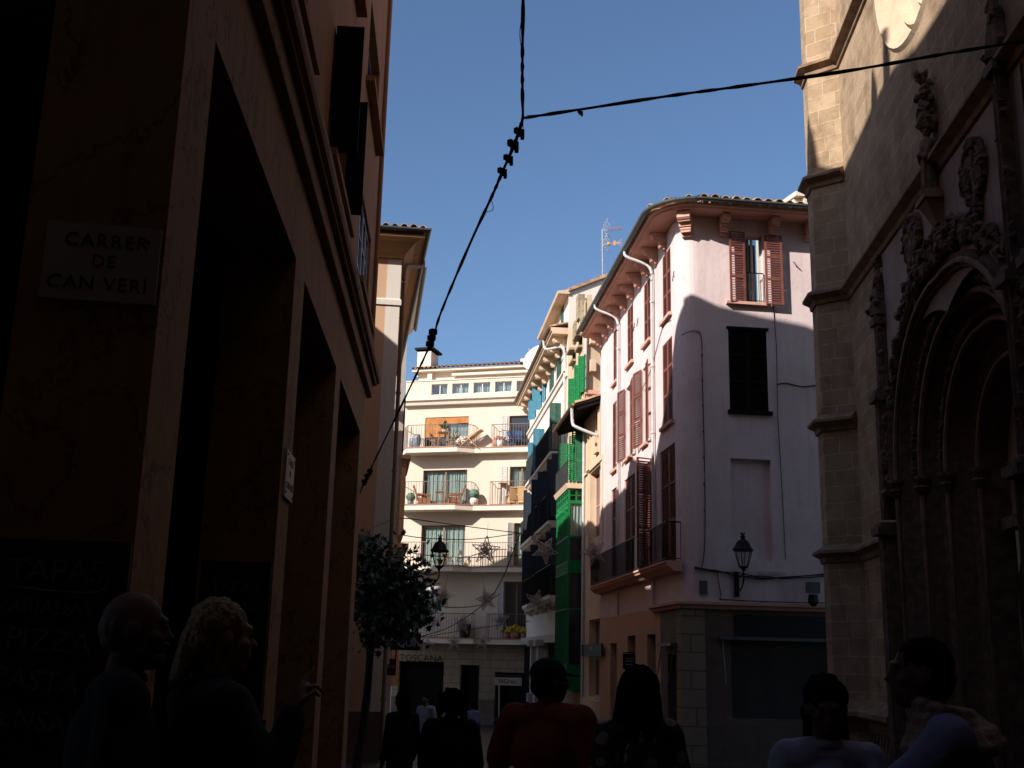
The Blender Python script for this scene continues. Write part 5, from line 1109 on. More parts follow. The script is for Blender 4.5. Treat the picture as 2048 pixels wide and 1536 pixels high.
def pot_at(p, label, r_, h, m, plant=None, prof=None):
    t = thing('plant_pot', label, 'plant pot', p, 'pots on the balconies')
    g = MB(); g.lathe(p, prof or [(r_*.6, 0), (r_*.95, h*.35), (r_, h*.7), (r_*.8, h*.95), (r_*.85, h)], 12); part('pot', g, M[m], t)
    if plant:
        g = MB(); c = p+Vector((0, 0, h)); kind, s, mm = plant
        if kind == 'ball': g.blob(c+Vector((0, 0, s*.7)), s, .08, 12, 8)
        elif kind == 'leafy':
            for i in range(26):
                a = rnd(0, 6.28); e = rnd(.2, 1.3); d = Vector((cos(a)*cos(e), sin(a)*cos(e), sin(e))); tip = c+d*s*rnd(.7, 1.2); sd = Vector((-sin(a), cos(a), 0))*s*.2; md = c+d*s*.55
                g.poly([c, md+sd, tip, md-sd])
        elif kind == 'flowers':
            for i in range(30): a = rnd(0, 6.28); q = sqrt(rnd(0, 1))*s; g.blob(c+Vector((cos(a)*q, sin(a)*q, rnd(0, s*.8)*(1-q/s*.6))), s*.2, .3, 6, 4)
        elif kind == 'twig':
            for i in range(4): g.bar(c, c+Vector((rnd(-.12, .12), rnd(-.1, .1), s)), .012)
        part('plant', g, M[mm], t, smooth=False)
    return t
def furniture():
    fc = 'folding chairs on the balconies'
    pot(823.5, 0, .75, 'small grey ceramic jar at the left end of the top balcony', .2, .62, 'pot', ('twig', .75, 'bark')); pot(833, 0, .75, 'taller grey ceramic jar beside the small jar on the top balcony', .26, .85, 'pot')
    tp = table(887, 0, .6, 'small wooden table with a leafy plant on the top balcony', .95, .75)
    pot_at(tp, 'pot with a big-leaved green plant on the wooden balcony table', .12, .2, 'whitepot', ('leafy', .55, 'leaf'))
    folding_chair(868, 0, .6, 'wood', 'wooden folding chair left of the small table on the top balcony', -2.0); folding_chair(904, 0, .6, 'wood', 'wooden folding chair right of the small table on the top balcony', 1.9)
    # deckchair under a white cloth
    u = FP.U(940, 893, .55); p = FP.P(u, ZD[0]+.03, .55); t = thing('deckchair', 'pale reclining deckchair draped with a white cloth on the top balcony', 'deckchair', p)
    e = FP.e; g = MB()
    for s in (-.28, .28):
        k = FP.n*s; g.bar(p+k-e*.7+Vector((0, 0, .3)), p+k+e*.75+Vector((0, 0, 1.05)), .03); g.bar(p+k-e*.6, p+k+e*.2+Vector((0, 0, .7)), .025); g.bar(p+k+e*.5, p+k-e*.1+Vector((0, 0, .6)), .025)
    part('frame', g, M['rattan'], t)
    g = MB(); pts = [p+e*(-.7+1.45*i/10)+Vector((0, 0, .32+.75*i/10-.12*sin(pi*i/10))) for i in range(11)]
    for i in range(10): g.quad(pts[i]-FP.n*.26, pts[i+1]-FP.n*.26, pts[i+1]+FP.n*.26, pts[i]+FP.n*.26)
    part('sling', g, M['rattan'], t); g = MB()
    for i in range(14): g.blob(p+e*rnd(-.8, -.1)+FP.n*rnd(-.2, .25)+Vector((0, 0, rnd(.3, .6))), rnd(.1, .18), .3)
    part('cloth', g, M['cloth'], t)
    pot(992, 0, .3, 'terracotta pot at the left end of the right-hand top balcony', .22, .5, 'terracotta'); pot(1000, 0, .3, 'white pot with reddish flowers on the right-hand top balcony', .24, .5, 'whitepot', ('flowers', .3, 'terracotta'))
    folding_chair(1036, 0, .25, 'bluecloth', 'blue metal folding chair before the dark doorway on the top balcony', 0.1); folding_chair(1023, 0, .3, 'bluecloth', 'dark blue folding chair standing beside the shutter on the top balcony', -1.2)
    pot(821, 1, .7, 'low pot with a round blue-grey cactus, leftmost on the middle balcony', .2, .3, 'pot', ('ball', .28, 'cactus'))
    armchair(846, 1, .55, 'brown wicker recliner with its back to the left on the middle balcony', -1.45); armchair(909, 1, .55, 'brown wicker recliner with its back to the right on the middle balcony', 1.75)
    tp = table(879, 1, .55, 'small dark side table between the two wicker recliners', .8, .5, 'wicker')
    pot(948, 1, .45, 'white pot with a dark green ball plant, right of the wicker recliners', .26, .42, 'whitepot', ('ball', .32, 'cactus'))
    armchair(1024, 1, .3, 'pale rattan tub chair nearer the open shutter on the middle balcony', .3, 'rattan', .85, 'pale rattan chairs'); armchair(1046, 1, .3, 'pale rattan tub chair at the right end of the middle balcony', -.2, 'rattan', .85, 'pale rattan chairs')
    table(1006, 1, .3, 'narrow wooden drying stand beside the open shutter on the middle balcony', 1.3, .5)
    folding_chair(914, 2, .5, 'whitewood', 'pale folding chair at the curtained door of the lower balcony', .9); folding_chair(893, 2, .5, 'wood', 'brown folding chair behind the lamp on the lower balcony', -.8)
    pot(929, 3, .5, 'square dark planter standing on the shaded first-floor balcony', .32, .8, 'sign_black', None, [(.3, 0), (.36, .8), (.33, .8), (.3, .7)])
    for px, s, l in ((1013, .32, 'small yellow flower pot, leftmost of the three on the shaded first-floor balcony'), (1030, .5, 'largest yellow flower pot on the shaded first-floor balcony'), (1047, .34, 'small yellow flower pot, rightmost of the three on the shaded first-floor balcony')):
        pot(px, 3, .35, l, s*.6, .4, 'terracotta', ('flowers', s, 'yellow'))
furniture()
# ---------------------------------------------------------------- overhead cables
def cable(name, label, lines, r=.011, group=None, twist=True):
    g = MB()
    for pts in lines:
        pts = [Vector(p) for p in pts]; g.tube(pts, r, 6)
        if twist:
            for ph in (0, 2.1):
                q = []; 
                for i, p in enumerate(pts): a = i*1.35+ph; q.append(p+Vector((cos(a)*r*.9, sin(a)*r*.5, sin(a)*r*.9)))
                g.tube(q, r*.7, 5)
    o = part(name, g, M['cable']); return tag(o, label, 'cable', group)
def overhead():
    J = at(1046, 236, 9.0)
    up = smoothline([at(1047, -60, 8.2), at(1046, 30, 8.4), at(1045, 110, 8.6), at(1045, 180, 8.85), J], 7)
    right = smoothline([J, at(1160, 219, 8.9), at(1330, 193, 8.8), at(1500, 170, 8.7), at(1700, 141, 8.6), at(1900, 106, 8.5), at(2100, 74, 8.4)], 7)
    dn = smoothline([J, at(1030, 285, 9.2), at(1003, 348, 9.6), at(985, 390, 9.9), at(950, 465, 10.6), at(915, 545, 11.6), at(880, 630, 13), at(868, 670, 13.6), at(857, 697, 14.2), at(825, 765, 15.8), at(780, 858, 18.3), at(745, 930, 20.4), at(727, 968, 21.3), at(719, 990, 21.8)], 6)
    t = thing('street_cable', 'thick black twisted cable forking in the open sky above the street', 'cable', J)
    for pts in (up, right, dn):
        g = MB(); r = .0125; g.tube(pts, r, 6)
        for ph in (0, 3.1): g.tube([p+Vector((cos(i*.8+ph+sin(i*.37)*1.4)*r*.8, 0, sin(i*.8+ph+sin(i*.37)*1.4)*r*.8)) for i, p in enumerate(pts)], r*.7, 5)
        part('strand', g, M['cable'], t)
    for wl in ([at(1045, 32, 8.4), at(1040, 60, 8.5), at(1041, 85, 8.5), at(1045, 104, 8.6)], [at(982, 397, 9.95), at(986, 419, 10.1), at(970, 424, 10.25)], [at(1046, 240, 9), at(1046, 262, 9.1)]): g = MB(); g.tube(smoothline(wl, 5), .004, 4); part('loose_wire', g, M['cable'], t)
    for px, py, Y, s in ((1041, 266, 9.1, 1), (1029, 291, 9.2, 1.1), (1019, 319, 9.4, .95), (1007, 345, 9.6, .95), (1162, 226, 8.9, .5)):   # plug boxes taped to the cable
        g = MB(); c = at(px, py, Y); g.abox(c, .055*s, .05*s, .06*s, .4); g.abox(c+Vector((.018*s, 0, -.035*s)), .03*s, .03*s, .05*s, .2); g.abox(c+Vector((-.03*s, 0, .02*s)), .05*s, .04*s, .05*s, .9); part('connector', g, M['cable'], t)
    for px, py, Y in ((866, 664, 13.5), (863, 676, 13.7), (860, 688, 14), (740, 942, 20.6), (734, 952, 20.9), (729, 963, 21.2)):
        g = MB(); c = at(px, py, Y); g.abox(c, .1, .06, .06, .3); g.abox(c+Vector((0, 0, -.02)), .05, .05, .12, .7); g.abox(c, .13, .03, .03, 1.2); part('connector', g, M['cable'], t)
    def line(name, label, pl, r=.011): cable(name, label, [smoothline([at(*p) for p in pl], 5)], r, 'garland cables across the street', False)
    line('garland_cable', 'thin cable running from the arcade end up to the downpipe of the orange building', [(716, 1069, 22), (750, 1054, 25), (784, 1038, 28)])
    line('garland_cable', 'upper garland cable crossing the cream facade above the hanging star', [(784, 1037, 30), (815, 1037, 34), (870, 1044, 38), (950, 1055, 43), (1040, 1066, 47), (1082, 1068, 48)], .018)
    line('garland_cable', 'middle garland cable crossing just below the second one in front of the curtained door', [(803, 1070, 38), (860, 1077, 41), (950, 1078, 44), (1040, 1066, 47)], .016)
    line('garland_cable', 'lower garland cable passing behind the lantern and the largest star', [(800, 1102, 40), (870, 1112, 42), (950, 1115, 44), (1064, 1110, 47)], .016)
    line('garland_cable', 'slanting cable dropping to the lower left past the two middle stars', [(1040, 1067, 47), (1020, 1120, 49), (1008, 1150, 50), (985, 1190, 52), (950, 1222, 54), (895, 1256, 57), (835, 1275, 58)], .022)
    line('garland_cable', 'sagging cable in the shade in front of the first-floor shutters', [(860, 1211, 51), (910, 1215, 52), (960, 1210, 52), (1000, 1188, 52)], .018)
    line('garland_cable', 'lowest cable crossing the shaded first-floor railing', [(860, 1272, 60), (920, 1262, 60), (1000, 1250, 60), (1060, 1242, 60)], .018)
    line('garland_cable', 'short cable tied to the green gallery beside its downpipe', [(1060, 1068, 47), (1110, 1066, 47), (1150, 1062, 46), (1172, 1066, 45)], .012)
overhead()

# ---------------------------------------------------------------- hanging stars
def make_star():
    t = thing('hanging_star', 'star', 'star', (0, 0, 0), 'wire stars hung over the street'); st = random.getstate(); random.seed(3)
    R, r = .58, .235; V = [(sin(pi*i/5)*(R if i % 2 == 0 else r), cos(pi*i/5)*(R if i % 2 == 0 else r)) for i in range(10)]
    g = MB()
    for d in (-.05, .05):
        for i in range(10): a, b = V[i], V[(i+1) % 10]; g.bar(Vector((a[0], d, a[1])), Vector((b[0], d, b[1])), .013)
    part('frame', g, M['tinsel'], t)
    g = MB()
    for i in range(10):
        a, b = V[i], V[(i+1) % 10]
        for k in range(17):   # curled tinsel between the rim and the centre
            p = rnd(0, 1); q = rnd(0, .85)**.7; x = (a[0]+(b[0]-a[0])*p)*(1-q); z = (a[1]+(b[1]-a[1])*p)*(1-q); c = Vector((x, rnd(-.08, .08), z))
            d = Vector((rnd(-1, 1), rnd(-1, 1), rnd(-1, 1)))*.075; e = Vector((rnd(-1, 1), rnd(-1, 1), rnd(-1, 1)))*.06; g.tube([c-d*1.3, c+e*1.5, c+d*1.3], .0105, 3, cap=False)
    part('tinsel', g, M['tinsel'], t)
    g = MB(); g.bar(Vector((0, 0, R)), Vector((0, 0, R+.5)), .006); part('hanger', g, M['cable'], t)
    random.setstate(st); return t
def stars():
    base = make_star(); L = [
     (972, 1101, 44, 1.0, .05, 'largest wire star, dark against the sunlit cream wall beside the lantern'),
     (1090, 1100, 46, .98, .5, 'grey tinsel star in front of the dark blue doors, left of the green gallery'),
     (1187, 1104, 37.5, .85, -.4, 'grey tinsel star just right of the green gallery downpipe'),
     (886, 1193, 52, .95, .2, 'pale tinsel star against the pale shutters, right of the tree'),
     (973, 1199, 52, .95, -.25, 'pale tinsel star in the middle of the shaded cream wall'),
     (1072, 1203, 48, .9, .3, 'pale tinsel star in front of the low white balcony slab'),
     (925, 1248, 60, .95, .1, 'small faint star in front of the first-floor railing, left of the square planter'),
     (1001, 1241, 60, .9, -.2, 'small faint star near the yellow flower pots'),
     (864, 1240, 60, .85, .4, 'dim small star close to the leaves of the tree'),
     (908, 1283, 64, .85, 0, 'dim star below the first-floor slab, middle of the lowest row'),
     (966, 1283, 64, .8, .2, 'dim star below the first-floor slab, rightmost of the lowest row'),
     (855, 1291, 64, .85, -.1, 'dim star above the shop letters, leftmost of the lowest row')]
    for i, (px, py, Y, s, a, l) in enumerate(L):
        p = at(px, py, Y)
        if i == 0: base.location = p; base.rotation_euler = (0, a, rnd(-.3, .3)); base['label'] = l; base.scale = (s,)*3
        else: dup(base, p, (rnd(-.15, .15), a, rnd(-.5, .5)), l, scale=s)
stars()

# ---------------------------------------------------------------- street lanterns
def make_lantern():
    t = thing('street_lantern', 'lantern', 'street lamp', (0, 0, 0), 'wall lanterns')
    g = MB(); g.lathe((0, 0, .5), [(.3, 0), (.31, .03), (.24, .1), (.2, .2), (.15, .27), (.07, .31), (.06, .36), (.085, .38), (.06, .42)], 6); 
    for k in range(5): a = 2*pi*k/5; g.bar(Vector((0, 0, .9)), Vector((cos(a)*.07, sin(a)*.07, 1.0)), .012)
    part('hood', g, M['iron'], t)
    g = MB()
    for k in range(6): a = 2*pi*k/6; g.bar(Vector((cos(a)*.13, sin(a)*.13, .06)), Vector((cos(a)*.26, sin(a)*.26, .5)), .013)
    for z, r in ((.06, .13), (.5, .26)): g.tube([Vector((cos(2*pi*k/6)*r, sin(2*pi*k/6)*r, z)) for k in range(7)], .016, 5)
    g.lathe((0, 0, -.08), [(.02, 0), (.05, .06), (.13, .13)], 6); part('cage', g, M['iron'], t)
    g = MB()
    for k in range(6):
        a, b = 2*pi*k/6, 2*pi*(k+1)/6; g.quad(Vector((cos(a)*.125, sin(a)*.125, .07)), Vector((cos(b)*.125, sin(b)*.125, .07)), Vector((cos(b)*.25, sin(b)*.25, .49)), Vector((cos(a)*.25, sin(a)*.25, .49)))
    part('pane', g, M['glassc'], t)
    g = MB(); g.tube(smoothline([Vector((0, 0, -.05)), Vector((0, 0, -.25)), Vector((0, .2, -.5)), Vector((0, .62, -.62))], 5), .022, 6); g.tube(smoothline([Vector((0, .05, -.12)), Vector((0, .3, -.2)), Vector((0, .62, -.1))], 4), .018, 6); g.abox((0, .63, -.38), .14, .04, .7); part('bracket', g, M['iron'], t)
    return t
def lanterns():
    b = make_lantern(); b.scale = (.92,)*3; p = F7.P(F7.U(1487, 1130, .63), 0, .63); b.location = (p.x, p.y, F7.Z(1487, 1130, .63)-.1); b.rotation_euler = (0, 0, radians(7)); b['label'] = 'black iron wall lantern on the shaded front of the pink building'
    p = at(878, 1137, 31); dup(b, p, (0, 0, radians(88)), 'black iron lantern silhouetted against the curtained cream facade')
    p = at(1193, 1162, 41.5); dup(b, p, (0, 0, radians(-90)), 'dark lantern half hidden under the long balcony of the pink building')
    p = F7.P(F7.U(1626, 1185, .4), 0, .4); t = thing('floodlight', 'small dark floodlight on the pink front beside the church', 'lamp', (p.x, p.y, F7.Z(1626, 1185, .4)))
    c = ORG[t]; g = MB(); g.abox(c+Vector((0, 0, .12)), .3, .25, .28, .1); part('housing', g, M['gutter'], t); g = MB(); g.lathe(c+Vector((0, 0, -.35)), [(.05, 0), (.14, .1), (.12, .3)], 8); part('shade', g, M['iron'], t); g = MB(); g.tube([c+Vector((0, .0, .1)), c+Vector((.05, .42, .2))], .03, 6); part('arm', g, M['iron'], t)
lanterns()

# ---------------------------------------------------------------- tree
def tree():
    t = thing('broadleaf_tree', 'dark broad-leaved tree standing at the end of the arcade before the orange building', 'tree', (-3.15, 25.2, gz(25)))
    g = MB(); b = Vector((-3.15, 25.2, gz(25)-.1)); top = Vector((-2.95, 25.1, 2.2))
    g.tube(smoothline([b, b.lerp(top, .5)+Vector((.06, 0, 0)), top], 4), [.11-.005*i for i in range(9)], 8)
    tips = []
    for k in range(16):
        a = rnd(0, 6.28); e = Vector((-2.75+cos(a)*rnd(.3, .95), 25.0+sin(a)*rnd(.3, 1.1), rnd(1.7, 3.9))); s = b.lerp(top, rnd(.75, 1)); g.tube(smoothline([s, s.lerp(e, .5)+Vector((0, 0, .15)), e], 3), .028, 5, .008); tips.append(e)
    for px, py in ((738, 1108), (770, 1105), (805, 1135), (828, 1130), (822, 1185), (848, 1205), (824, 1228), (812, 1250), (800, 1262), (735, 1180), (765, 1150), (735, 1245), (800, 1170), (770, 1215), (815, 1205), (750, 1275), (780, 1255)):
        tips.append(at(px, py, 24.4+rnd(-.3, .8))); tips.append(at(px*.7+775*.3+rnd(-15, 15), py*.7+1185*.3+rnd(-15, 15), 24.6+rnd(-.3, .8)))
        g.tube([top, top.lerp(tips[-1], .6)+Vector((0, 0, .1)), tips[-1]], .02, 4, .006)
    part('trunk', g, M['bark'], t)
    g = MB()
    lobes = [(0, 0), (.22, .1), (.5, .12), (.28, .3), (.42, .62), (.17, .5), (0, 1), (-.17, .5), (-.42, .62), (-.28, .3), (-.5, .12), (-.22, .1)]
    for e in tips:
        for k in range(random.choice((25, 45, 60, 80))):
            c = e + Vector((random.gauss(0, .23), random.gauss(0, .28), random.gauss(0, .19))); s = rnd(.12, .21)
            n = Vector((rnd(-1, 1), rnd(-1, .6), rnd(-.3, 1))).normalized(); a = n.cross(Vector((rnd(-1, 1), rnd(-1, 1), rnd(-1, 0)))).normalized(); bb = n.cross(a)
            g.poly([c + a*(x*s) + bb*(y*s) + n*(.18*s*(abs(x)*1.6-y*y*.6)) for x, y in lobes])
    part('crown', g, M['darkleaf'], t)
    return t
tree()

# ---------------------------------------------------------------- signs and boards
def plate(name, label, cat, fr, u0, u1, z0, z1, m, w0=.0, w1=.035, loc=None):
    t = thing(name, label, cat, fr.P((u0+u1)/2, z0, w1)); g = MB(); g.box(fr, u0, u1, z0, z1, w0, w1); part('plate', g, M[m], t); return t
def words(t, fr, body, size, u, z, w, m, name='lettering', align='CENTER', spacing=1.0, tilt=0):
    e = fr.e*(1 if fr.side > 0 else -1); ex = e*cos(tilt)+Vector((0, 0, sin(tilt))); ez = -e*sin(tilt)+Vector((0, 0, cos(tilt)))
    return text_mesh(name, body, size, M[m], fr.P(u, z, w), ex, ez, fr.n, t, .003, align, spacing)
def signs():
    t = plate('street_sign', 'pale stone street sign with three lines of black capitals on the nearest pillar', 'street sign', F1s, -.655, -.02, 3.52, 3.985, 'stone_plate')
    words(t, F1s, 'CARRER', .115, -.32, 3.845, .036, 'letters', spacing=1.15); words(t, F1s, 'DE', .105, -.325, 3.725, .036, 'letters', spacing=1.1); words(t, F1s, 'CAN VERÍ', .115, -.345, 3.585, .036, 'letters', spacing=1.12)
    g = MB(); g.sphere(F1s.P(-.09, 3.9, .037), (.014, .006, .014), 8, 5); part('stud', g, M['letters'], t)
    a, b = F1.U(566, 950)-.0, F1.U(583, 950); t = plate('wall_plaque', 'white plaque with small dark lines of text on the second pillar', 'plaque', F1, a, b, F1.Z(572, 1000), F1.Z(572, 900), 'sign_white', .0, .03)
    z1, z0 = F1.Z(572, 900), F1.Z(572, 1000); c = (a+b)/2
    words(t, F1, 'CARRER', .1, c, z1-.14, .031, 'letters', spacing=1.1); words(t, F1, 'DE', .09, c, z1-.25, .031, 'letters'); words(t, F1, 'CAN VERÍ', .1, c, z1-.39, .031, 'letters', spacing=1.1)
    for k, (x, y) in enumerate(((a+.05, z1-.05), (b-.05, z1-.05), (a+.05, z0+.05), (b-.05, z0+.05))): g = MB(); g.sphere(F1.P(x, y, .032), .012, 8, 5); part('stud', g, M['letters'], t)
    # chalkboards
    za = .62; t = plate('chalkboard', 'large black menu board chalked with tapas, leaning on the near pillar', 'menu board', F1s, -.74, .0, za-.75, 2.15, 'board', .06, .1)
    for i, (s, z, sz) in enumerate((('TAPAS', 1.93, .17), ('VARIADAS', 1.76, .105), ('PIZZA', 1.57, .16), ('PASTA', 1.37, .15), ('ENSAL', 1.17, .14))): words(t, F1s, s, sz, -.37-.04*(i % 2), z, .102, 'chalk', tilt=-.03*i)
    g = MB(); g.tube(smoothline([F1s.P(-.6, 1.9, .103), F1s.P(-.35, 1.88, .103), F1s.P(-.14, 1.885, .103), F1s.P(-.1, 1.98, .103)], 5), .006, 4); part('chalk_flourish', g, M['chalk'], t)
    c = at(465, 1245, 8.6); f = Fr(c, 84, 1); t = plate('chalkboard', 'smaller dark menu board standing inside the first arcade bay', 'menu board', f, -.26, .26, 1.1, 2.25, 'board', 0, .04)
    words(t, f, 'TAPAS', .12, 0, 2.02, .042, 'chalk'); words(t, f, 'Y PIZZA', .1, 0, 1.86, .042, 'chalk'); words(t, f, 'PASTA', .11, 0, 1.66, .042, 'chalk')
    g = MB(); g.box(f, -.3, .3, gz(8.6), .04+1.06, .0, .03); part('stand', g, M['shade_wood'], t)
    # hanging signs by the orange building
    c = at(842, 1268, 31); f = Fr(c, 84, 1); d = at(842, 1301, 31); wd = .98; t = plate('hanging_sign', 'dark hanging sign with pale capitals showing below the tree', 'shop sign', f, -wd, 0, d.z, c.z, 'sign_black', 0, .05)
    words(t, f, 'W', .27, -.78, d.z+.12, .052, 'enamel'); words(t, f, 'QUIN', .27, -.3, d.z+.1, .052, 'enamel', spacing=.9)
    g = MB(); g.box(f, -wd-.9, .02, c.z, c.z+.04, .0, .05); part('arm', g, M['enamel'], t)
    c = at(773, 1312, 28.3); f = Fr(c, 84, 1); t = plate('hanging_sign', 'small upright white sign on the corner of the orange building', 'shop sign', f, -.06, .08, c.z-.2, c.z+.22, 'sign_white', 0, .03)
    g = MB(); g.box(f, -.3, -.06, c.z+.1, c.z+.12, 0, .02); part('arm', g, M['iron'], t)
    c = at(782, 1334, 28.6); f = Fr(c, 84, 1); t = plate('hanging_sign', 'square black sign with small pale lettering under the upright white one', 'shop sign', f, -.18, .12, c.z-.2, c.z+.2, 'sign_black', 0, .05)
    words(t, f, 'LATTE', .09, -.03, c.z-.03, .052, 'stone_plate'); g = MB(); g.box(f, -.45, -.18, c.z+.12, c.z+.15, .01, .03); part('arm', g, M['iron'], t)
    # far shop letters and white awning board
    u = FP.U(842, 1316, .05); z = FP.Z(842, 1323, .05); t = thing('shop_letters', 'dark capital letters over the wide shop opening of the cream house', 'shop sign', FP.P(u, z, .06)); words(t, FP, 'TOSCANA', .56, u, z, .05, 'letters', spacing=1.05)
    c = at(1016, 1363, 60); f = Fr(c, 97, 1); t = plate('awning_sign', 'small white lettered awning board in front of the far shop', 'shop sign', f, -.72, .72, c.z-.2, c.z+.2, 'cloth', 0, .04); words(t, f, 'SeGrajo', .3, 0, c.z-.08, .045, 'letters')
    g = MB(); g.box(f, -.7, .7, c.z-.1, c.z+.3, -1.4, -.02); part('awning_frame', g, M['sign_black'], t)
    p = at(998, 1437, 59); q = at(998.5, 1369, 59); t = thing('awning_pole', 'thin pale pole catching the light under the white awning board', 'pole', p); g = MB(); g.tube([p, q], .055, 8); part('shaft', g, M['whitecolumn'], t); g = MB(); g.lathe(p, [(.2, -.1), (.18, 0), (.06, .06)], 10); part('foot', g, M['iron'], t)
    u0, u1 = SW.U(1206, 1300, .1), SW.U(1166, 1300, .1); za, zb = SW.Z(1186, 1312, .1), SW.Z(1186, 1288, .1); t = plate('fascia_sign', 'black shop fascia sign with pale lower-case lettering on the low beige house', 'shop sign', SW, u0, u1, za, zb, 'sign_black', .1, .16); words(t, SW, 'ba&sh', (zb-za)*.62, (u0+u1)/2, za+.2, .165, 'stone_plate', spacing=1.1)
    c = at(1258, 1322, 36); f = Fr(c, 84, 1); t = plate('hanging_sign', 'small black hanging sign with three pale lines below the long balcony', 'shop sign', f, -.2, .2, c.z-.24, c.z+.22, 'sign_black', 0, .05)
    g = MB(); [g.box(f, -.13, .13, c.z+zz, c.z+zz+.035, .05, .054) for zz in (.06, -.02, -.12)]; part('text_lines', g, M['stone_plate'], t); g = MB(); g.box(f, -.2, .55, c.z+.24, c.z+.27, .01, .04); part('arm', g, M['iron'], t)
signs()

# ---------------------------------------------------------------- people
def fuse(name, mb, m, parent, voxel=.011, it=6, noise_amp=0.0, nscale=14, label=None):
    """melt overlapping limbs into one continuous skin"""
    tmp = bpy.data.objects.new('tmp', mesh_of(mb, 'tmp', Vector((0, 0, 0)), uv=False)); COL.objects.link(tmp)
    r = tmp.modifiers.new('r', 'REMESH'); r.mode = 'VOXEL'; r.voxel_size = voxel; s = tmp.modifiers.new('s', 'SMOOTH'); s.iterations = it; s.factor = .5
    dg = bpy.context.evaluated_depsgraph_get(); dg.update(); me = bpy.data.meshes.new_from_object(tmp.evaluated_get(dg)); old = tmp.data
    bpy.data.objects.remove(tmp); bpy.data.meshes.remove(old)
    org = ORG[parent]
    if noise_amp:
        me.calc_loop_triangles(); nn = [v.normal.copy() for v in me.vertices]
        for v, n in zip(me.vertices, nn): v.co += n*(noise_amp*noise.noise(Vector((v.co.x*nscale, v.co.y*nscale, v.co.z*nscale*(.45 if nscale < 35 else .16)))))
    for v in me.vertices: v.co -= org
    me.name = name; me.materials.clear(); me.materials.append(m); me.polygons.foreach_set('use_smooth', [True]*len(me.polygons)); o = bpy.data.objects.new(name, me); COL.objects.link(o); o.parent = parent; ORG[o] = org
    if label: o['label'] = label
    return o
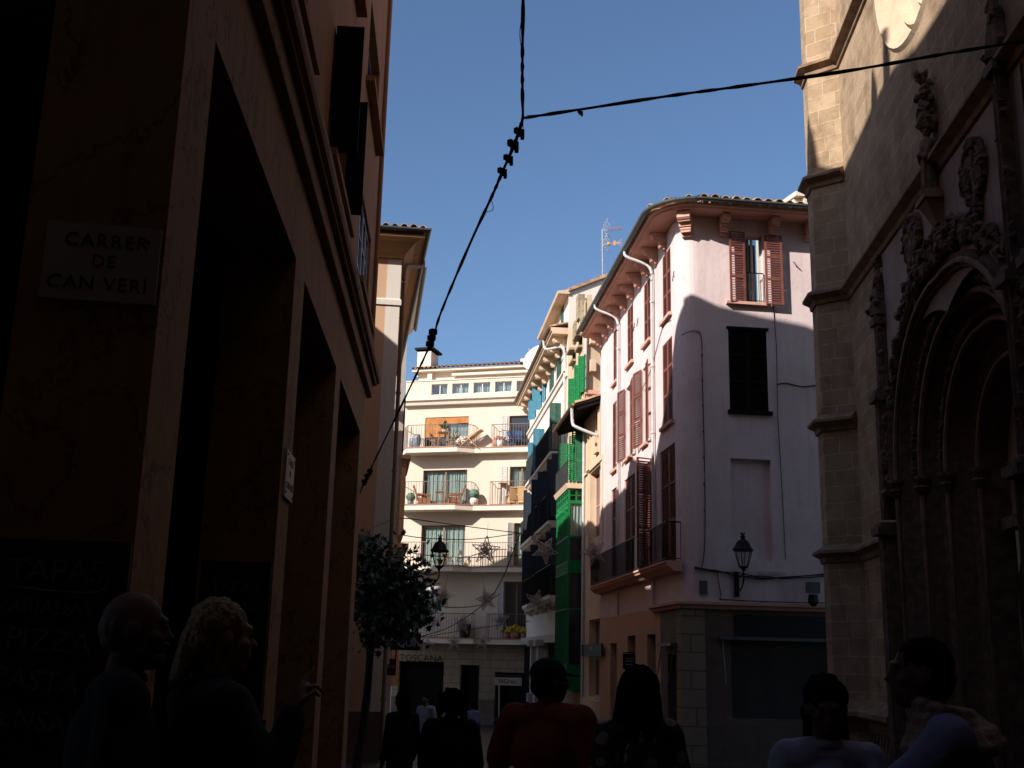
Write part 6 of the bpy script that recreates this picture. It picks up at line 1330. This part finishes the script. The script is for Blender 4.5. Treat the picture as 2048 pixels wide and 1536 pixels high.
def person(label, px, ptop, Y, yaw, h=1.7, pose=None, skin='skin', top='blackcloth', bottom='navycloth', sleeve='long', hair=None, headyaw=0, headtilt=0, voxel=.011, build=1.0, point=None, skirt=False, lean=0.0, group=None, collar=False, female=False):
    """stands at the pixel column px, depth Y, crown of the head at pixel row ptop"""
    tp = at(px, ptop, Y); zg = gz(Y); h = tp.z-zg; S = h/1.75; loc = Vector((tp.x, Y, zg)); t = thing('person', label, 'person', loc, group)
    Ry = Matrix.Rotation(yaw, 3, 'Z'); fw = Ry @ Vector((0, 1, 0)); fx = Ry @ Vector((1, 0, 0))
    sh = .165 if female else .19
    J = dict(hipL=(-.09, 0, .93), hipR=(.09, 0, .93), kneeL=(-.1, .03, .5), kneeR=(.1, .02, .5), ankL=(-.1, -.03, .085), ankR=(.1, -.02, .085), toeL=(-.12, .13, .035), toeR=(.12, .14, .035),
             shL=(-sh, -.01, 1.43), shR=(sh, -.01, 1.43), elL=(-sh-.06, -.03, 1.14), elR=(sh+.06, -.03, 1.14), wrL=(-sh-.05, .07, .9), wrR=(sh+.05, .07, .9), neck=(0, -.01, 1.46), head=(0, .025, 1.635))
    J.update(pose or {})
    def W(p):
        p = Vector(p); p.y += lean*max(0, p.z-.93); return loc + Ry @ (p*S)
    j = {k: W(v) for k, v in J.items()}
    Hm = Ry @ Matrix.Rotation(headyaw, 3, 'Z') @ Matrix.Rotation(headtilt, 3, 'X'); hc = j['head']
    def Hd(x, y, z): return hc + Hm @ (Vector((x, y, z))*S)
    def el(mb, c, r, MM=None): mb.sphere(c, tuple(a*S for a in r), 14, 9, MM if MM is not None else Hm)
    # --- bare body: head, neck, arms, hands, legs as one skin
    b = MB()
    el(b, Hd(0, -.012, .022), (.076, .095, .093)); el(b, Hd(0, .028, -.035), (.062, .07, .085)); el(b, Hd(0, .052, -.088), (.034, .036, .026))
    el(b, Hd(0, .1, -.022), (.013, .02, .014)); b.capsule(Hd(0, .086, .022), Hd(0, .104, -.022), .008*S, .012*S, 8)
    el(b, Hd(0, .083, .03), (.05, .014, .012)); el(b, Hd(0, .088, -.06), (.025, .012, .011))
    for s in (-1, 1):
        el(b, Hd(.078*s, -.004, -.008), (.011, .024, .034)); el(b, Hd(.03*s, .083, .008), (.014, .01, .009)); el(b, Hd(.045*s, .062, -.022), (.022, .022, .02))
    b.capsule(j['neck']+Vector((0, 0, -.06*S)), Hd(0, -.012, -.06), .062*S, .056*S, 10)
    el(b, W((0, -.005, 1.24)), (.15*build, .1*build, .22), Ry); el(b, W((0, 0, 1.0)), (.15*build, .105*build, .16), Ry)
    for s, k in ((-1, 'L'), (1, 'R')):
        b.capsule(j['sh'+k], j['el'+k], .05*S, .042*S, 10); b.capsule(j['el'+k], j['wr'+k], .041*S, .028*S, 10); b.capsule(W((0, -.01, 1.4)), j['sh'+k], .07*S, .055*S, 10)
        b.capsule(j['hip'+k], j['knee'+k], .088*S, .058*S, 10); b.capsule(j['knee'+k], j['ank'+k], .058*S, .04*S, 10); b.capsule(j['ank'+k]+Vector((0, 0, -.03*S)), j['toe'+k], .042*S, .034*S, 10)
        # hand: palm, four unequal curled fingers, thumb off the side
        d = (j['wr'+k]-j['el'+k]).normalized(); sd = d.cross(fw); sd = (fx if sd.length < .2 else sd.normalized()); pn = sd.cross(d).normalized(); w0 = j['wr'+k]
        b.capsule(w0, w0+d*.075*S, .03*S, .036*S, 10, .55, pn)
        pointing = point == k
        for q, (off, ln) in enumerate(((-.027, .07), (-.009, .08), (.009, .075), (.026, .058))):
            base = w0+d*.085*S+sd*off*S; idx = pointing and (off == (.026 if k == 'R' else -.027) or q == 1)
            cur = .08 if idx else (.95 if pointing else .45)
            d1 = (d*cos(cur)+pn*sin(cur)).normalized(); d2 = (d*cos(cur*2.0)+pn*sin(cur*2.0)).normalized()
            m1 = base+d1*ln*.55*S; b.capsule(base, m1, .0095*S, .0088*S, 8); b.capsule(m1, m1+d2*ln*.5*S, .0088*S, .0075*S, 8)
        th = w0+d*.03*S+sd*(-.032 if k == 'R' else .032)*S; td = (d*.75+sd*(-.6 if k == 'R' else .6)+pn*.35).normalized(); b.capsule(th, th+td*.035*S, .0115*S, .0105*S, 8); b.capsule(th+td*.035*S, th+td*.035*S+(d*.9+pn*.4).normalized()*.03*S, .0105*S, .0085*S, 8)
    fuse('body', b, M[skin], t, voxel if voxel > .012 else .0075, 4)
    for s in (-1, 1): e = MB(); e.sphere(Hd(.03*s, .089, .008), (.009*S,)*3, 8, 6); part('eye', e, M['board'], t, True)
    # --- clothing
    c = MB(); B = build
    el(c, W((0, -.005, 1.27)), (.18*B if not female else .155*B, .125*B, .2), Ry); el(c, W((0, .01, 1.08)), (.165*B, .125*B, .2), Ry); el(c, W((0, .0, .94)), (.172*B, .13*B, .15), Ry)
    for s, k in ((-1, 'L'), (1, 'R')):
        c.capsule(W((s*.03, -.012, 1.44)), j['sh'+k]+Vector((0, 0, -.01*S)), .085*S, .078*S*B, 10); c.capsule(j['sh'+k], j['el'+k] if sleeve == 'long' else j['sh'+k].lerp(j['el'+k], .75), .074*S*B, (.058 if sleeve == 'long' else .07)*S*B, 10)
        if sleeve == 'long': c.capsule(j['el'+k], j['el'+k].lerp(j['wr'+k], .95), .058*S*B, .044*S, 10)
    if female:
        for s in (-1, 1): el(c, W((.065*s, .085, 1.27)), (.062, .055, .06), Ry)
    if skirt: c.capsule(W((0, 0, .95)), W((0, 0, .5)), .17*S, .26*S, 14, .8, fw)
    fuse('top', c, M[top], t, voxel, 6, .012*S, 11)
    if collar:
        q = MB(); n = 16; q.tube([W((.068*cos(2*pi*i/n), -.01+.068*sin(2*pi*i/n), 1.475+.015*sin(2*pi*i/n))) for i in range(n+1)], .02*S, 6); part('collar', q, M[top], t, True)
    l = MB()
    el(l, W((0, .0, .92)), (.165*B, .125*B, .12), Ry)
    for k in 'LR': l.capsule(j['hip'+k], j['knee'+k], .1*S*min(B, 1.1), .075*S, 10); l.capsule(j['knee'+k], j['ank'+k], .076*S, .062*S, 10)
    fuse('trousers', l, M[bottom], t, voxel, 5, .008, 9)
    for k in 'LR': q = MB(); q.capsule(j['ank'+k]+Vector((0, 0, -.035*S))-fw*.05*S, j['toe'+k]+fw*.03*S, .052*S, .042*S, 10); part('shoe', q, M['blackcloth'], t, True)
    if hair: hair(t, Hd, W, S, el, Ry, Hm)
    return t, W, Hd, S, fw, fx
def hair_short(m='hairblack'):
    def f(t, Hd, W, S, el, Ry, Hm):
        g = MB(); el(g, Hd(0, -.022, .036), (.084, .098, .09)); el(g, Hd(0, -.05, -.02), (.078, .065, .075)); fuse('hair', g, M[m], t, .009, 3, .006, 45)
    return f
def hair_bald(t, Hd, W, S, el, Ry, Hm):
    g = MB(); el(g, Hd(0, -.03, .005), (.077, .08, .075)); el(g, Hd(0, -.045, -.035), (.066, .055, .04))
    fuse('hair', g, M['hairgrey'], t, .008, 2, .006, 60)
    g = MB(); el(g, Hd(0, .05, -.085), (.05, .05, .035)); el(g, Hd(0, .03, -.07), (.064, .05, .04)); el(g, Hd(0, .094, -.045), (.028, .014, .008)); fuse('beard', g, M['hairgrey'], t, .007, 2, .006, 60)
def hair_updo(t, Hd, W, S, el, Ry, Hm):
    g = MB(); el(g, Hd(0, -.022, .036), (.088, .1, .094)); el(g, Hd(0, -.075, -.02), (.075, .06, .07))
    for i in range(14): a = rnd(-1.2, 1.2); g.capsule(Hd(sin(a)*.085, -.02+.03*cos(a), .05), Hd(sin(a)*.09, -.03, -.07-rnd(0, .03)), .014*S, .008*S, 6)
    for i in range(7): g.capsule(Hd(rnd(-.03, .03), -.1, .0), Hd(rnd(-.04, .04), -.12-rnd(0, .03), -.1-rnd(0, .05)), .028*S, .018*S, 6)
    fuse('hair', g, M['hairblond'], t, .007, 1, .011, 60)
def hair_long(m='hairblack', ln=.34, wide=.1, vol=1.0):
    def f(t, Hd, W, S, el, Ry, Hm):
        g = MB(); el(g, Hd(0, -.022, .036), (.09*vol, .104*vol, .098*vol)); el(g, Hd(0, -.06, -.05), (.095*vol, .07, .1))
        for i in range(26):
            a = rnd(-1, 1); x = a*wide*vol; y = -.06-.03*(1-a*a)+rnd(-.02, .02); g.capsule(Hd(x*.8, y, rnd(-.02, .04)), Hd(x*1.15+rnd(-.03, .03), y+rnd(-.03, .02), -.1-ln*rnd(.55, 1)), .03*S*vol, .016*S, 7)
        fuse('hair', g, M[m], t, .009, 1, .014, 42)
    return f
def hair_curly(t, Hd, W, S, el, Ry, Hm):
    g = MB(); el(g, Hd(0, -.022, .036), (.09, .104, .1))
    for i in range(90):
        a = rnd(0, 6.28); z = rnd(-.2, .13); r = .1+rnd(-.01, .03)-max(0, z-.05)*.6
        if sin(a) > .55 and z < .05: continue
        g.blob(Hd(cos(a)*r, -.02+sin(a)*r*.95, z), .028*S, .25, 6, 4)
    fuse('hair', g, M['hairblack'], t, .011, 1)
def people():
    # bald man close on the left, head in profile to the right
    person('bald bearded man in a dark jacket looking right, close by the left pillar', 262, 1183, 3.7, radians(-68), skin='skindark', hair=hair_bald, collar=True, build=1.1, headyaw=radians(-8), pose=dict(elL=(-.27, .0, 1.13), wrL=(-.2, .18, 1.0)))
    # blonde woman pointing
    person('blonde woman in black with her hair pinned up, raising a pointing hand', 437, 1203, 3.95, radians(-52), hair=hair_updo, female=True, headyaw=radians(-12), point='R', skin='skin',
           pose=dict(elR=(.26, .1, 1.2), wrR=(.2, .2, 1.4), elL=(-.2, .08, 1.14), wrL=(-.02, .36, 1.08)))
    # man in the cap and red shirt
    t, W, Hd, S, fw, fx = person('broad man in a dark cap and red short-sleeved shirt, walking away in the middle', 1098, 1321, 6.4, radians(-22), top='redcloth', sleeve='short', hair=hair_short(), build=1.22, headyaw=radians(-45), skin='skindark', pose=dict(elL=(-.3, -.03, 1.16), wrL=(-.33, .05, .93), elR=(.3, -.05, 1.16), wrR=(.32, .06, .93), kneeL=(-.1, .12, .5), ankL=(-.1, .1, .1)))
    Hm = (Hd(1, 0, 0)-Hd(0, 0, 0), Hd(0, 1, 0)-Hd(0, 0, 0), Hd(0, 0, 1)-Hd(0, 0, 0)); HM = Matrix((Hm[0].normalized(), Hm[1].normalized(), Hm[2].normalized())).transposed()
    g = MB(); g.sphere(Hd(0, -.015, .045), (.09*S, .106*S, .088*S), 16, 10, HM); n = 12
    top = [Hd(sin(-1.1+2.2*i/n)*.085, .05+cos(-1.1+2.2*i/n)*.05, .05) for i in range(n+1)]; bot = [Hd(sin(-1.1+2.2*i/n)*.08, .09+cos(-1.1+2.2*i/n)*.1, .035) for i in range(n+1)]
    for i in range(n): g.quad(top[i], top[i+1], bot[i+1], bot[i]); g.quad(top[i]-Vector((0, 0, .006)), bot[i]-Vector((0, 0, .006)), bot[i+1]-Vector((0, 0, .006)), top[i+1]-Vector((0, 0, .006)))
    part('cap', g, M['blackcloth'], t, True)
    person('long-haired woman in a dark floral top, seen from behind right of the red shirt', 1278, 1345, 6.0, radians(8), top='floral', hair=hair_long('hairblack', .36, .1, 1.25), female=True, sleeve='short', build=1.1)
    # woman in a white shirt facing the camera, holding a phone
    t, W, Hd, S, fw, fx = person('woman in a pale blue shirt facing the viewer at lower right, phone in hand', 1648, 1357, 4.5, radians(172), top='bluewhite', female=True, hair=hair_long('hairblack', .2, .08), collar=True, headtilt=radians(-18), skin='skindark', pose=dict(elL=(-.22, .1, 1.15), wrL=(-.08, .3, 1.22), elR=(.24, .02, 1.14), wrR=(.16, .24, 1.08)))
    c = W((-.05, .36, 1.25)); ph = thing('mobile_phone', 'dark mobile phone held up by the woman in the pale shirt', 'phone', c); g = MB(); g.abox(c, .075, .012, .15, .2); part('case', g, M['iron'], ph); g = MB(); k = c+fw*-.009; g.abox(k, .066, .003, .138, .2); part('screen', g, M['glass'], ph)
    # person with a scarf, back to the viewer, leaning left
    t, W, Hd, S, fw, fx = person('person in a washed blue shirt and tan scarf reaching left at the right edge', 1938, 1280, 3.9, radians(72), top='bluegrey', sleeve='short', hair=hair_short(), headyaw=radians(8), lean=.2, build=1.05, skin='skindark', pose=dict(elL=(-.24, .22, 1.24), wrL=(-.2, .46, 1.2), elR=(.24, .1, 1.16), wrR=(.2, .33, 1.1)))
    g = MB()
    for k in range(5):
        r = .085+.018*k; z = 1.52-.028*k; n = 18; g.tube([W((r*cos(2*pi*i/n)*1.15, -.02+r*.95*sin(2*pi*i/n), z+.02*sin(2*pi*i/n+k)-.03*(k/4)*abs(cos(2*pi*i/n)))) for i in range(n+1)], (.026+.003*(k % 2))*S, 7)
    fuse('scarf', g, M['scarf'], t, .009, 3, .009, 26)
    for s in (-.03, .04): pass
    # walkers further down
    person('curly-haired woman all in black walking away down the street', 905, 1381, 9.2, radians(4), hair=hair_curly, female=True, build=1.2, voxel=.014, pose=dict(kneeL=(-.1, .1, .5), ankL=(-.1, .06, .1)))
    person('slim woman in dark clothes standing left, turned half sideways', 806, 1384, 13.5, radians(35), hair=hair_long('hairblack', .12, .07), female=True, voxel=.016, bottom='blackcloth')
    person('waiter in a pale shirt among the far tables', 853, 1389, 24, radians(150), hair=hair_short(), top='bluewhite', bottom='navycloth', voxel=.025)
    person('person in a pale jacket turning away beside the curly-haired woman', 946, 1402, 26, radians(40), hair=hair_short(), top='bluegrey', voxel=.025, bottom='navycloth')
people()
# ================================================================ light, sky, camera
SUN_AZ, SUN_EL = 49.5, 31.0      # the light travels towards azimuth 49.5 deg (right of straight ahead)
L = bpy.data.lights.new('sun', 'SUN'); L.energy = 5.0; L.angle = radians(.53); L.color = (1, .97, .93)
so = bpy.data.objects.new('sun', L); COL.objects.link(so)
d = Vector((sin(radians(SUN_AZ))*cos(radians(SUN_EL)), cos(radians(SUN_AZ))*cos(radians(SUN_EL)), -sin(radians(SUN_EL))))
so.rotation_euler = d.to_track_quat('-Z', 'Y').to_euler(); so.location = (-20, -20, 40)
w = bpy.data.worlds.new('World'); sc.world = w; w.use_nodes = True; nt = w.node_tree
sk = nt.nodes.new('ShaderNodeTexSky'); sk.sky_type = 'NISHITA'; sk.sun_disc = False; sk.sun_elevation = radians(SUN_EL); sk.sun_rotation = radians(SUN_AZ+180); sk.air_density = 1.0; sk.dust_density = 1.0; sk.ozone_density = 5.0
bg = nt.nodes['Background']; bg.inputs['Strength'].default_value = SKYS; nt.links.new(sk.outputs[0], bg.inputs['Color'])
cam = bpy.data.cameras.new('camera'); co = bpy.data.objects.new('camera', cam); COL.objects.link(co); sc.camera = co
cam.sensor_width = 36; cam.lens = FOC/2048*36; cam.clip_end = 3000; cam.clip_start = .05
m = Matrix.Identity(4)
for i in range(3): m[i][0] = RT[i]; m[i][1] = UP[i]; m[i][2] = -FW[i]
m[2][3] = EYE; co.matrix_world = m
sc.view_settings.view_transform = 'Standard'; sc.view_settings.look = 'None'; sc.view_settings.exposure = EXPO; sc.view_settings.gamma = 1.0; sc.view_settings.use_curve_mapping = False
sc.cycles.max_bounces = 6; sc.cycles.diffuse_bounces = 3; sc.cycles.use_denoising = True
